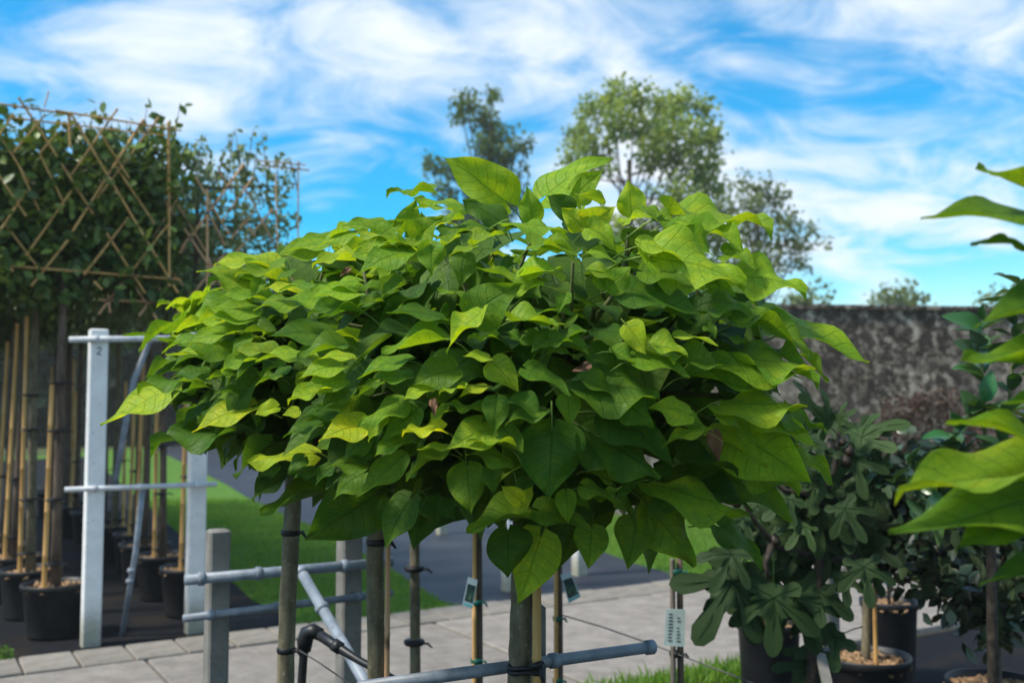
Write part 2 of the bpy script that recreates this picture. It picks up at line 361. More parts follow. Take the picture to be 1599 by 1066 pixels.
# ================================================================== THE GROUND
def sheet(name, pts, z, mat, label=None, kind='structure', sub=None):
    me = bpy.data.meshes.new(name); me.from_pydata([(p[0], p[1], z) for p in pts], [], [tuple(range(len(pts)))])
    me.materials.append(M[mat]); o = link(name, me, None, kind=kind, label=label); 
    if me.polygons[0].normal.z < 0: me.flip_normals()
    return o
def gp(*pp): return [G(x, y) for x, y in pp]
sheet('ground', [(-250, -100), (250, -100), (250, 300), (-250, 300)], -0.016, 'ground')
# dark fabric standing ground under the pleached trees
BEDR = [UV(-3, 7.0), UV(2.05, 7.0), G(459, 972), G(430, 951), G(395, 936), G(361, 905), G(300, 850), G(230, 789), G(140, 712), UV(1.5, 32), UV(-9, 32), UV(-9, 7.0)]
sheet('planting_bed', BEDR, -0.010, 'fabric')
lawn_pts = [G(459, 972), UV(3.85, 7.0), G(690, 938), G(652, 914), G(609, 887), G(526, 841), G(474, 816), G(398, 783), G(352, 755), G(235, 697), UV(1.6, 32), G(140, 712), G(230, 789), G(300, 850), G(361, 905), G(395, 936), G(430, 951)]
sheet('lawn', lawn_pts, -0.006, 'lawn')
path_pts = [UV(3.85, 7.0), UV(6.0, 7.0), G(1044, 893), G(992, 879), G(940, 860), G(640, 771), G(400, 700), G(280, 664), G(200, 666), G(235, 697), G(352, 755), G(398, 783), G(474, 816), G(526, 841), G(609, 887), G(652, 914), G(690, 938)]
sheet('asphalt_path', path_pts, -0.003, 'asphalt')
lawn2 = [UV(6.0, 7.0), UV(14, 7.0), (9, 16.5), (-3, 19), (-9, 34), G(280, 664), G(400, 700), G(640, 771), G(940, 860), G(992, 879), G(1044, 893)]
sheet('back_lawn', lawn2, -0.008, 'lawn')
# near bed on this side of the driveway
sheet('near_bed', [UV(-6, -4), UV(16, -4), UV(16, 4.54), UV(-6, 4.54)], -0.009, 'fabric')

# driveway: joint bed with separate slabs
drive = empty('driveway', UV(3, 5.6, 0), 0, kind='structure')
def local(o, parent): o.location = Vector(o.location) - Vector(parent.location); return o
jb = MB(); jb.box(UV(4.5, 5.77, -0.06), U * 12, V * 1.235, Z * 0.05); j = jb.build('joint_bed', 'joint', drive, smooth=False); local(j, drive)
sl = MB().box((0, 0, 0), (0.990, 0, 0), (0, 0.985, 0), (0, 0, 0.03), 0.008).mesh('slab', 'slab', False)
for i in range(-4, 8):
    u0 = 1.35 + 2 * i
    o = link('slab', sl, drive); o.rotation_euler = (R(random.uniform(-.12, .12)), R(random.uniform(-.12, .12)), GROT)
    o.location = UV(u0 + 1.0, 5.565, 0.0) + Z * random.uniform(-0.004, 0.003) - Vector(drive.location)
es = MB().box((0, 0, 0), (0.151, 0, 0), (0, 0.206, 0), (0, 0, 0.03), 0.008).mesh('edge_slab', 'edge_slab', False)
for i in range(-8, 38):
    o = link('edge_slab', es, drive); o.rotation_euler = (R(random.uniform(-.5, .5)), R(random.uniform(-.5, .5)), GROT + R(random.uniform(-.5, .5)))
    o.location = UV(0.67 + 0.315 * i + 0.157, 6.785, 0.004) + Z * random.uniform(-0.006, 0.005) - Vector(drive.location)

# grass blades
def inside(poly, x, y):
    c = np.zeros(len(x), bool); n = len(poly); jx = n - 1
    for i in range(n):
        xi, yi, xj, yj = poly[i][0], poly[i][1], poly[jx][0], poly[jx][1]
        with np.errstate(divide='ignore', invalid='ignore'):
            c ^= ((yi > y) != (yj > y)) & (x < (xj - xi) * (y - yi) / (yj - yi) + xi)
        jx = i
    return c
BV = [(-0.09, 0, 0), (0.09, 0, 0), (0.05, 0.55, 0.06), (-0.05, 0.55, 0.06), (0, 1, 0.22)]
BT = [(0, 1, 2), (0, 2, 3), (3, 2, 4)]
def grass(name, x, y, z0, h, label, cat='grass'):
    n = len(x); pos = np.stack([x, y, np.full(n, z0)], 1); d = rvec(n) * 0.55; d[:, 2] = 1; nr = rvec(n); nr[:, 2] *= 0.2
    me = bulk(name, BV, BT, rmats(pos, d, nr, h * (0.6 + 0.8 * rng.random(n))), 'grass_blade'); return link(name, me, None, label=label, cat=cat, kind='stuff')
xx, yy = rng.uniform(-6, 0.5, 120000), rng.uniform(6.8, 17, 120000); k = inside(lawn_pts, xx, yy); grass('grass', xx[k], yy[k], -0.008, 0.045, 'bright mown grass between the dark bed and the asphalt path')
xx, yy = rng.uniform(-1, 7.5, 120000), rng.uniform(8.5, 16, 120000); k = inside(lawn2, xx, yy); grass('grass', xx[k], yy[k], -0.010, 0.05, 'mown grass in front of the stained wall')
n = 2600; t = rng.random(n); c0 = UV(3.75, 4.40); xx = c0.x + U.x * (t - 0.5) * 1.2 + rng.normal(0, 0.08, n); yy = c0.y + U.y * (t - 0.5) * 1.2 + rng.normal(0, 0.08, n)
grass('grass_tuft', xx, yy, -0.010, 0.10, 'strip of green grass along the near driveway edge below the tree', 'grass')

# ================================================================== WALL AND FAR VEGETATION
wa, wb = P(880, 632, 14.6), P(2300, 632, 15.8); wa.z = wb.z = 0
wd = (wb - wa).normalized(); wn_ = Vector((wd.y, -wd.x, 0)); wl = (wb - wa).length; WT = 1.6 + 154 / 1555 * 14.8
wall = empty('garden_wall', wa, math.atan2(wd.y, wd.x), label='tall old concrete garden wall with black lichen stains', cat='wall')
mb = MB(); nu, nz = 90, 24
for i in range(nu + 1):
    for q in range(nz + 1):
        mb.v.append(Vector((wl * i / nu, -0.12 + random.uniform(-0.006, 0.006), WT * q / nz - 0.03)))
for i in range(nu):
    for q in range(nz): a = i * (nz + 1) + q; mb.f.append((a, a + nz + 1, a + nz + 2, a + 1))
mb.box((wl / 2, 0.04, WT / 2 - 0.03), (wl / 2, 0, 0), (0, 0.15, 0), (0, 0, WT / 2)); mb.build('masonry', 'old_wall', wall)
cp = MB(); x = 0
while x < wl:
    L = min(0.9, wl - x); cp.box((x + L / 2, 0.03, WT - 0.01 + random.uniform(-.006, .006)), (L / 2 - 0.006, 0, 0), (0, 0.20, 0), (0, 0, 0.03)); x += 0.9
cp.build('coping', 'old_wall', wall, smooth=False)

def clump_tree(name, d, clumps, mat, label, trunk_px, leaf, dens, dy=0.8, cat='tree', base_z=0.0, bark='bark', limbs=True, upb=0.15, group=None):
    """clumps: (px, py, r_px[, weight]); leaves scattered as sprays through each clump's volume at distance d"""
    b = P(trunk_px[0], 632, d); b.z = base_z
    root = empty(name, b, 0, label=label, cat=cat, group=group); pos, tints, wts = [], [], []
    tb = MB(); top = P(trunk_px[0] + 2, trunk_px[1], d); th = top.z - base_z; rt = max(0.05, th * 0.016)
    pts = [b + (top - b) * (i / 5) + Vector((random.uniform(-1, 1), random.uniform(-1, 1), 0)) * 0.02 * th * (0 < i < 5) for i in range(6)]
    tb.tube([p - b for p in pts], [rt * (1 - 0.11 * i) for i in range(6)], 9); tb.build('trunk', bark, root)
    for c in clumps:
        px, py, rp = c[:3]; w = c[3] if len(c) > 3 else 1
        r = rp * d / F; dep = d + random.uniform(-1, 1) * dy; ctr = P(px, py, dep)
        if limbs:
            f0 = random.uniform(0.45, 0.98); s0 = b + (top - b) * f0; mid = s0.lerp(ctr, 0.5) + Vector((0, 0, -0.06 * (ctr - s0).length))
            q = rt * 0.26
            MB().tube([s0 - b, mid - b, ctr - b, ctr - b + (ctr - s0) * 0.03], [q, q * 0.62, q * 0.35, q * 0.12], 6).build('limb', bark, root)
        ns = max(3, int(r * r * dens * w)); dirs = rvec(ns) * (rng.random((ns, 1)) ** 0.45); dirs[:, 2] *= 0.9
        sc = np.array(ctr) + dirs * r
        for s in range(ns):
            m_ = random.randint(6, 13); off = np.clip(rng.normal(size=(m_, 3)), -1.4, 1.4) * leaf * 1.1; pos.append(sc[s] + off)
            tints.append(np.clip(0.42 + 0.35 * dirs[s, 2] + rng.normal(0, 0.2) + rng.normal(0, 0.16, m_), 0, 1))  # lighter on clump tops, darker beneath: shading put into the leaf tint
    pos = np.concatenate(pos) - np.array(b); tn = np.concatenate(tints); n = len(pos)
    yd = rvec(n); yd[:, 2] -= 0.2; nr = rvec(n); nr[:, 2] += 0.6
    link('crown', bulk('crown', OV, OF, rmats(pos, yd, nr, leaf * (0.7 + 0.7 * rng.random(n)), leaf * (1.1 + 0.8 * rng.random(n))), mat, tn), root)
    return root
clump_tree('tall_tree', 34, [(728, 163, 20), (722, 182, 15), (765, 152, 15), (750, 175, 20), (762, 200, 24), (752, 225, 20), (780, 215, 18), (775, 245, 28), (800, 235, 16), (822, 225, 14), (805, 205, 10, .5), (680, 258, 18), (705, 268, 20), (735, 275, 22), (778, 282, 30), (820, 262, 12, .5), (700, 300, 20), (745, 310, 28), (800, 310, 28), (668, 250, 8), (770, 345, 35), (720, 345, 30)], 'tree_leaf_a', 'slender dark tree with ragged narrow crown behind the round tree', (768, 200), 0.14, 125)
clump_tree('tall_tree', 29, [(955, 150, 26), (990, 150, 28), (1030, 165, 28), (1065, 165, 28), (1095, 172, 22), (925, 175, 24), (960, 190, 36), (1010, 200, 40), (1060, 215, 42), (1105, 215, 28), (905, 210, 26), (930, 235, 34), (890, 250, 20), (915, 275, 22, .6), (1020, 245, 32), (1080, 260, 40), (1120, 255, 18, .7), (1115, 300, 26), (1060, 310, 36), (1010, 300, 20, .5), (945, 260, 18, .5), (1090, 345, 38), (1030, 350, 36), (1125, 380, 24), (980, 345, 24, .5), (1070, 395, 44), (1010, 400, 40), (940, 370, 40), (1100, 430, 36), (1040, 440, 36)], 'tree_leaf_b', 'large rounded yellow-green tree behind the catalpa crown', (980, 250), 0.14, 115, 1.5)
clump_tree('tall_tree', 26, [(1160, 290, 20), (1190, 296, 20), (1215, 312, 22), (1175, 325, 28), (1210, 340, 26), (1240, 345, 20), (1265, 360, 14), (1283, 382, 10, .7), (1250, 380, 18), (1225, 375, 20, .8), (1170, 365, 30), (1200, 395, 26), (1235, 405, 18, .7), (1165, 405, 30), (1150, 440, 32), (1195, 430, 22, .8), (1180, 460, 28), (1255, 410, 10, .5), (1135, 330, 20)], 'tree_leaf_c', 'olive tree with spreading ragged crown leaning over the stained wall', (1180, 330), 0.115, 120)
for a in ((42, [(1240, 468, 14), (1262, 462, 16), (1280, 470, 13), (1255, 482, 18), (1230, 478, 12)], 'rounded pale green tree top beside the olive tree, above the wall', 1260),
          (44, [(1385, 466, 16), (1405, 460, 16), (1425, 468, 15), (1400, 478, 20), (1372, 476, 12), (1436, 478, 9)], 'small rounded pale tree top standing alone above the wall coping', 1405),
          (46, [(1535, 470, 9), (1560, 462, 9), (1575, 468, 12), (1595, 462, 12), (1585, 478, 16), (1545, 480, 12), (1615, 470, 16)], 'jagged pale tree tops above the wall behind the upright laurel', 1580)):
    clump_tree('far_tree', a[0], a[1], 'tree_leaf_c', a[2], (a[3], 475), 0.25, 40, limbs=False, group='tree tops above the wall')
# Japanese maple in front of the wall
clump_tree('maple_shrub', 10.5, [(1340, 690, 34), (1380, 660, 34), (1425, 640, 36), (1465, 635, 34), (1505, 660, 34), (1400, 700, 45), (1455, 690, 48), (1500, 720, 45), (1545, 690, 45), (1430, 750, 55), (1360, 740, 45), (1520, 770, 55), (1590, 720, 45)], 'maple_leaf', 'low dark red-brown maple shrub in front of the stained wall', (1440, 740), 0.05, 420, 0.35, cat='shrub')
# far hedge behind the pleached rows
hb = P(-260, 632, 36); he = P(500, 632, 44); hb.z = he.z = 0
hd = empty('tall_hedge', hb, 0, label='tall dark hedge behind the rows of pleached trees', cat='hedge')
n = 30000; t = rng.random(n); pos = np.array(hb)[None] * 0 + np.outer(t, np.array(he - hb)); pos[:, 2] = (5.6 + 0.5 * np.sin(t * 40)) * rng.random(n) ** 0.8; pos[:, :2] += rng.normal(0, 0.5, (n, 2))
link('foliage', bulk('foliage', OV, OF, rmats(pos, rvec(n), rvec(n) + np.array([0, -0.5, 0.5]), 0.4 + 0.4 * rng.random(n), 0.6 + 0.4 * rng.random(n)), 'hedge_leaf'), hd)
mb = MB(); L_ = (he - hb).length; e_ = (he - hb).normalized()
for i in range(18):
    p = e_ * (L_ * (i + .5) / 18); mb.tube([p, p + Z * 5.0], [0.14, 0.04], 6)
mb.build('stems', 'dark_bark', hd)

# ================================================================== PLEACHED TREES IN POTS
def pot_mesh(r, h, name='plant_pot'):
    p = [(0.001, 0.0), (r * 0.78, 0.0), (r * 0.80, 0.012), (r * 0.93, h - 0.05), (r * 0.955, h - 0.045), (r * 1.0, h - 0.04), (r * 1.015, h - 0.008), (r * 1.0, h), (r * 0.95, h - 0.003), (r * 0.93, h - 0.05), (r * 0.90, h - 0.10), (r * 0.001, h - 0.10)]
    return MB().lathe(p, 32).mesh(name, 'pot_plastic')
def chips_mesh(r, n, seed=0):
    g = np.random.default_rng(seed); rr = r * np.sqrt(g.random(n)); th = g.random(n) * 6.283
    pos = np.stack([rr * np.cos(th), rr * np.sin(th), g.random(n) * 0.014], 1); y = g.normal(size=(n, 3)); y[:, 2] *= 0.35; nr = g.normal(size=(n, 3)) * 0.5; nr[:, 2] += 1
    bx = [(-.4, -.5, -.1), (.4, -.5, -.1), (.4, .5, -.1), (-.4, .5, -.1), (-.3, -.4, .1), (.4, -.5, .1), (.3, .5, .1), (-.4, .4, .1)]
    bf = [(3, 2, 1, 0), (4, 5, 6, 7), (0, 1, 5, 4), (1, 2, 6, 5), (2, 3, 7, 6), (3, 0, 4, 7)]
    return bulk('bark_chips', bx, bf, rmats(pos, y, nr, 0.025 + 0.035 * g.random(n)), 'chips', g.random(n))
def make_pot(loc, r, h, label, group=None, meshes=None):
    root = empty('plant_pot', loc, random.uniform(0, 6), label=label, cat='pot', group=group)
    link('container', meshes[0], root)
    s = link('soil', meshes[1], root); s.location = (0, 0, h - 0.055); c = link('bark_chips', meshes[2], s, kind='stuff'); c.location = (0, 0, 0.007)
    return root
PM1 = (pot_mesh(0.225, 0.36), MB().lathe([(0.0005, 0.012), (0.12, 0.008), (0.209, 0)], 20).mesh('soil', 'soil'), chips_mesh(0.20, 160))
def tie(parent, p, r, mat='rubber_tie', h=0.02, name='tie', tail=True, bump=0.0):
    p = Vector(p); mb = MB(); mb.tube([p - Z * h / 2, p - Z * h * .2, p + Z * h * .2, p + Z * h / 2], [r * 1.02, r * 1.12, r * 1.12, r * 1.02], 10)
    if tail: mb.tube([p + Vector((r * .8, -r * .5, 0)), p + Vector((r * 1.5, -r, 0.004)), p + Vector((r * 2.0, -r * 1.2, -0.012))], [0.004, 0.006, 0.003], 6)
    return mb.build(name, mat, parent)
def knobby(pts, r, seg=0.28):
    """bamboo cane: straight tube with nodes"""
    a, b = Vector(pts[0]), Vector(pts[1]); L = (b - a).length; n = max(2, int(L / seg)); P_, R_ = [], []
    for i in range(n + 1):
        t = i / n
        for dt, k in ((-0.006 / L, 1.0), (0, 1.16), (0.006 / L, 1.0)):
            if 0 <= t + dt <= 1: P_.append(a.lerp(b, t + dt)); R_.append(r * k * (1 - 0.15 * t))
    return MB().tube(P_, R_, 7)
SHOOTS = {}
def panel_crown(w, dth, z0, z1, n, leaf, mat, seed, sparse=False):
    g = np.random.default_rng(seed); nc = n // 9
    c = np.stack([g.uniform(-w / 2, w / 2, nc), g.normal(0, dth / 2.2, nc), g.uniform(z0, z1, nc)], 1)
    if sparse: # thinner towards the far end and the top
        keep = g.random(nc) < np.clip(1.25 - 0.55 * (c[:, 0] / w + 0.5) - 0.35 * (c[:, 2] - z0) / (z1 - z0), 0.12, 1); c = c[keep]
    else:
        keep = (c[:, 2] < z1 - 0.22 * g.random(len(c)) ** 0.5); c = c[keep]
    m_ = 9; pos = (c[:, None, :] + np.clip(g.normal(size=(len(c), m_, 3)), -1.5, 1.5) * leaf * 1.0)
    sh = []   # upright shoots along the top carry leaves on both sides
    for q in range(16):
        b0 = np.array([g.uniform(-w / 2, w / 2), g.normal(0, .06), z1 - .25]); e0 = b0 + np.array([g.normal(0, .07), g.normal(0, .04), g.uniform(.22, .52)])
        SHOOTS.setdefault(seed, []).append((Vector(b0), Vector(e0))); sh.append(b0 + (e0 - b0) * np.linspace(.25, 1, m_)[:, None] + g.normal(0, leaf * .25, (m_, 3)))
    pos = np.concatenate([pos, np.array(sh)]).reshape(-1, 3); k = len(pos); c = np.concatenate([c, np.array([x_[4] for x_ in sh])])
    y = g.normal(size=(k, 3)); y[:, 2] -= 0.35; y[:, 1] *= 0.8; nr = g.normal(size=(k, 3)) * 0.6 + np.array([-0.1, -0.45, 0.7])
    ti = np.clip(np.repeat(0.3 + 0.25 * (c[:, 2] - z0) / (z1 - z0) + g.normal(0, 0.16, len(c)), m_) + g.normal(0, 0.13, k) + (g.random(k) < 0.03) * 0.6, 0, 1)  # tint rises towards the panel top: sunlit upper leaves painted in
    s = leaf * (0.8 + 0.7 * g.random(k)); return bulk('crown', OV, OF, rmats(pos, y, nr, s, s * 1.25), mat, ti)
crownA = [panel_crown(1.55, 0.22, 2.42, 3.66, 5200, 0.072, 'pleach_leaf', 3), panel_crown(1.55, 0.34, 2.42, 3.58, 3600, 0.075, 'pleach_leaf', 4)]
crownB = [panel_crown(1.6, 0.24, 2.30, 3.60, 6200, 0.045, 'pleach_leaf_pale', 5, True), panel_crown(1.5, 0.26, 2.4, 3.35, 3600, 0.05, 'pleach_leaf_pale', 6, True)]
def trellis(root, w, z0, z1, canes, mat, y=-0.20):
    for (x0, a, x1, b, r) in canes:
        r *= .82
        yy_ = y + random.uniform(-0.02, 0.02)
        knobby([(x0, yy_, a), (x1, yy_ + random.uniform(-.02, .02), b)], r).build('trellis_cane', mat, root)
    for x, zc in canes_cross(canes)[:14]:
        MB().tube([(x - 0.018, y - 0.012, zc - 0.012), (x, y - 0.026, zc), (x + 0.018, y - 0.012, zc + 0.012)], 0.005, 5).build('wire_knot', 'wire', root)
def canes_cross(canes):
    out = []
    for i in range(len(canes)):
        for q in range(i):
            (x0, a, x1, b, _), (x2, c, x3, d, _) = canes[i], canes[q]; den = (x1 - x0) * (d - c) - (b - a) * (x3 - x2)
            if abs(den) < 1e-6: continue
            t = ((x2 - x0) * (d - c) - (c - a) * (x3 - x2)) / den; s_ = ((x2 - x0) * (b - a) - (c - a) * (x1 - x0)) / den
            if 0.03 < t < 0.97 and 0.03 < s_ < 0.97: out.append((x0 + t * (x1 - x0), a + t * (b - a)))
    return out
def pleached(u, v, kind, seed, label, group, full=True, canes=None, mat='bamboo', cane_side=-1, trunk_h=3.3, pal='bark', ty=-.2):
    random.seed(seed); base = UV(u, v, 0); rt = empty('pleached_tree', base, GROT, label=label, cat='tree', group=group)
    lean = random.uniform(-0.03, 0.03); r0 = random.uniform(0.028, 0.036)
    MB().tube([(0, 0, 0.24), (lean * .3, 0.01, 0.9), (lean, 0, 1.8), (lean, 0.0, 2.6), (lean, 0, trunk_h)], [r0 * 1.2, r0, r0 * .92, r0 * .75, r0 * .35], 10).build('trunk', pal, rt)
    for q in range(4):
        zc = 2.5 + 0.27 * q
        for s_ in (-1, 1): MB().tube([(lean, 0, zc), (lean + s_ * .3, random.uniform(-.05, .05), zc + .03), (lean + s_ * .7, random.uniform(-.06, .06), zc + random.uniform(.02, .1))], [.013, .009, .004], 6).build('limb', 'bark', rt)
    cx = cane_side * (r0 + 0.045); ct = random.uniform(1.75, 2.3)
    kc = knobby([(cx, -0.035, 0.25), (cx * 0.8 + lean, -0.045, ct)], 0.0185); kc.build('cane', 'bamboo', rt)
    for zt in (0.5, 0.95, 1.35, 1.75)[:4 if full else 2]:
        zt += random.uniform(-.1, .1); tie(rt, (cx * .4 + lean * .5, -0.02, zt), r0 * 1.7, h=0.018)
    cr = link('crown', (crownA if kind == 0 else crownB)[0 if full else 1], rt)
    sk = ((3, 4) if kind == 0 else (5, 6))[0 if full else 1]; sb = MB()
    for a_, b_ in SHOOTS[sk]:
        if full: MB().tube([a_, a_.lerp(b_, .5), b_], [.006, .004, .002], 5).build('shoot', 'bark', rt)
        else: sb.tube([a_, a_.lerp(b_, .5), b_], [.006, .004, .002], 5)
    so = sb.build('shoots', 'bark', rt, kind='stuff') if not full else None
    if not full: cr.scale = (random.choice((-1, 1)), 1, 1); so.scale = cr.scale
    if canes: trellis(rt, 1.5, 2.4, 3.6, canes, mat, ty)
    return rt
def px_panel(u, v, px, py):
    """pixel on the upright panel plane at bed coordinate v -> (x along the panel, height)"""
    r = ray(px, py); t = (v - CAMP.dot(V)) / r.dot(V); p = CAMP + r * t; return (p.dot(U) - u, p.z)
def cpx(u, v, segs):
    out = []
    for (a, b, c, d, r) in segs:
        p, q = px_panel(u, v - 0.17, a, b), px_panel(u, v - 0.17, c, d); out.append((p[0], p[1], q[0], q[1], r))
    return out
uA, vA, uB, vB = 0.97, 7.72, 1.95, 7.94
segA = [(-85, 408, 281, 437, .011), (-95, 150, 108, 180, .010), (85, 175, 282, 205, .010), (20, 185, 260, 212, .008), (262, 192, 263, 448, .014),
        (28, 155, 88, 247, .011), (108, 178, 276, 458, .012), (95, 258, 145, 335, .011), (165, 365, 226, 458, .011), (223, 188, 112, 362, .012), (246, 186, 150, 312, .010), (105, 376, 48, 447, .011), (40, 300, -40, 420, .011), (4, 220, 45, 285, .010), (88, 210, 60, 243, .010), (182, 172, 110, 275, .010), (107, 180, 108, 232, .013), (-60, 190, 40, 340, .010), (145, 440, 158, 453, .010), (-70, 330, 20, 425, .011), (75, 145, 68, 170, .006), (30, 262, 60, 330, .010), (-60, 300, 20, 180, .011), (40, 400, 110, 300, .010), (130, 430, 200, 340, .010), (180, 260, 240, 350, .010), (200, 430, 262, 350, .010), (60, 240, 100, 320, .009), (150, 200, 200, 280, .009), (0, 340, 60, 420, .010), (20, 240, 70, 180, .009)]
segB = [(150, 470, 350, 477, .011), (400, 262, 476, 270, .009), (390, 255, 470, 262, .008), (458, 256, 457, 380, .008), (425, 275, 428, 400, .008), (150, 492, 190, 440, .012), (165, 460, 168, 490, .010), (212, 495, 250, 445, .012), (267, 498, 346, 400, .012), (318, 330, 345, 385, .011), (335, 265, 350, 300, .010), (320, 405, 352, 475, .012), (282, 360, 325, 425, .011), (375, 260, 276, 398, .012), (340, 310, 277, 390, .010), (355, 375, 390, 335, .010), (230, 290, 268, 340, .009), (318, 300, 318, 470, .012), (372, 340, 392, 372, .010), (300, 280, 352, 370, .010), (420, 330, 360, 400, .010), (200, 440, 240, 500, .011), (240, 400, 300, 470, .011), (300, 470, 350, 420, .011), (230, 380, 280, 300, .010), (260, 300, 320, 400, .010), (380, 300, 420, 380, .009), (350, 480, 390, 430, .010), (285, 490, 330, 440, .010), (390, 280, 340, 350, .009)]
pleached(uA, vA, 0, 11, 'pleached tree with dense dark leaves on a bamboo lattice, in the foremost pot', 'pleached trees in pots', canes=cpx(uA, vA, segA), mat='bamboo')
pleached(uB, vB, 1, 12, 'pleached tree with thin pale foliage on a reddish cane lattice behind the white posts', 'pleached trees in pots', canes=cpx(uB, vB, segB), mat='bamboo_red', cane_side=-1, ty=-.27)
g1 = 'pleached trees in pots'
make_pot(UV(uA, vA), 0.225, 0.36, 'black pot holding the densest leaved lattice tree beside the white post', 'black pots on the dark bed', PM1)
make_pot(UV(uB, vB), 0.225, 0.36, 'black pot half hidden by the white post joined by two pipes', 'black pots on the dark bed', PM1)
sd_ = 20
ORD = ['', 'first', 'second', 'third', 'fourth', 'fifth', 'sixth', 'seventh', 'eighth', 'ninth', 'tenth', 'eleventh']
for row, (u0, v0, kind, nm) in enumerate(((uA, vA, 0, 'the dense lattice tree'), (uB, vB, 1, 'the pale lattice tree'), (uA - 1.0, vA + .25, 0, 'the dense lattice tree, in the outer row'))):
    for i in range(1 if row < 2 else 3, 12 if row < 2 else 11):
        du = random.uniform(-.06, .06) + (-0.06 * i if row == 0 else 0); sd_ += 1
        pleached(u0 + du, v0 + 0.78 * i, kind, sd_, ORD[i] + ' pleached tree behind ' + nm, g1, full=(i == 1), cane_side=-1 if i < 4 else random.choice((-1, 1)), pal=random.choice(('trunk', 'bark', 'bark')))
        make_pot(UV(u0 + du, v0 + 0.78 * i), 0.225, 0.36, 'black pot of the ' + ORD[i] + ' pleached tree behind ' + nm, 'black pots on the dark bed', PM1)
random.seed(99)

# ================================================================== POSTS, RAILS, PIPES
def post(name, base, top, w, d, label, mat, group=None, cat='post', mark=False, rz=GROT):
    base = Vector(base); h = top - base.z; rt = empty(name, base, rz, label=label, cat=cat, group=group)
    auto_flat(MB().box((0, 0, h / 2 - 0.1), (w / 2, 0, 0), (0, d / 2, 0), (0, 0, h / 2 + 0.1), 0.008).build('shaft', mat, rt, smooth=False)); return rt
def zat(px, py, u=None, v=None):
    r = ray(px, py); t = v / r.dot(V); return (CAMP + r * t)
wp = 'white concrete posts at the bed edge'
p1 = post('white_post', UV(1.14, 7.28), zat(152, 514, v=7.28).z, 0.118, 0.10, 'white concrete post with a small painted number, mossy at its foot', 'white_post', wp)
# the painted figure
h1 = zat(153, 548, v=7.22).z
num = MB(); sc = 0.016
pts2 = [(-1, .9), (-.6, 1.5), (.2, 1.6), (.8, 1.1), (.6, .4), (-.2, -.5), (-1, -1.4), (0, -1.35), (1, -1.4)]
num.tube([(x_ * sc, -0.0512, h1 + y_ * sc) for x_, y_ in pts2], 0.0035, 6); num.build('painted_number', 'ink', p1.children[0] if p1.children else p1)
p2 = post('white_post', UV(1.83, 7.31), zat(306, 512, v=7.31).z, 0.118, 0.10, 'white concrete post behind the leaf tips at the catalpa side', 'white_post', wp)
def pipe(name, pts, r, mat, label, group=None, cat='pipe', clamps=(), n=12):
    pts = [Vector(p) for p in pts]; rt = empty(name, pts[0], 0, label=label, cat=cat, group=group)
    MB().tube([p - pts[0] for p in pts], r, n).build('tube', mat, rt)
    e = (pts[-1] - pts[0]).normalized()
    for c in clamps:
        c = pts[0].lerp(pts[-1], c) - pts[0]; MB().tube([c - e * 0.014, c - e * .010, c + e * .010, c + e * 0.014], [r * 1.05, r * 1.3, r * 1.3, r * 1.05], n).build('clamp', mat, rt)
    return rt
fv = 7.215
pipe('steel_rail', [zat(108, 530, v=fv), zat(345, 527, v=fv)], 0.021, 'steel_light', 'upper galvanized pipe clamped across the white posts', 'pipes on the white posts', 'rail', (0.17, 0.52, 0.84))
pipe('steel_rail', [zat(101, 764, v=fv), zat(338, 755.5, v=fv)], 0.018, 'steel_light', 'lower galvanized pipe clamped across the white posts', 'pipes on the white posts', 'rail', (0.19, 0.48, 0.86))
pipe('brace_pipe', [zat(234, 530, v=fv + .05), zat(209, 595, v=fv + .07), zat(196, 663, v=fv + .07), zat(178, 762, v=fv + .05)], 0.021, 'steel', 'thin grey brace pipe slanting between the two white-post rails', None, 'pipe')
pipe('brace_pipe', [zat(223, 759, v=fv + .05), zat(212, 860, v=fv + .15), G(190, 990) - Z * 0.03], 0.02, 'steel', 'grey coupled pipe leg standing on the dark bed between the white posts', None, 'pipe', (0.55, 0.62))
# far white posts at the path edge
for px, py, lb in ((690, 833, 'far white concrete post across the asphalt path'), (905, 897, 'white concrete post at the path edge under the catalpa'), (796, 921, 'white concrete post just behind the main catalpa trunk')):
    b = G(px, py); post('white_post', b, 1.75, 0.12, 0.11, lb, 'white_post', 'white concrete posts beyond the driveway')
# near grey frames
def fence_rail(pa, pb, v, r, label, cl):
    return pipe('steel_rail', [zat(*pa, v=v), zat(*pb, v=v)], r, 'steel', label, 'grey pipes on the concrete posts', 'rail', cl)
V1 = 4.03
def gpost(pxc, ytop, v, w, label):
    t = zat(pxc, ytop, v=v); post('concrete_post', (t.x, t.y, -0.02), t.z, w, w, label, 'concrete_post', 'grey concrete posts carrying pipes')
gpost(341, 826, V1, 0.082, 'grey concrete post with flat mossy top beside the thin catalpa stem')
gpost(546, 800, V1, 0.088, 'grey concrete post between the two thinner catalpa stems')
f1 = V1 - 0.07
fence_rail((289, 905), (612, 877), f1, 0.0215, 'upper grey pipe running across the two concrete posts', (0.07, 0.33, 0.75))
fence_rail((286, 965), (612, 925), f1, 0.0155, 'lower grey pipe running across the two concrete posts', (0.12, 0.42, 0.83))
b0 = zat(468, 888, v=f1 - 0.03); b1 = zat(582, 1085, v=f1 - 0.6); e_ = (b1 - b0).normalized(); b2 = b0 + e_ * ((b0.z + 0.03) / -e_.z)
pipe('brace_pipe', [b0, b1, b2], 0.0215, 'steel', 'thick diagonal steel brace leaning from the grey rail', None, 'pipe', (0.01, 0.13))
V2 = 2.13
gpost(836, 943, V2 + 0.03, 0.045, 'grey concrete post hidden close behind the main trunk')
fence_rail((560, 1073), (1020, 1009), V2 - 0.045, 0.0150, 'single grey pipe passing behind the main trunk', (0.55, 0.62, 0.985))
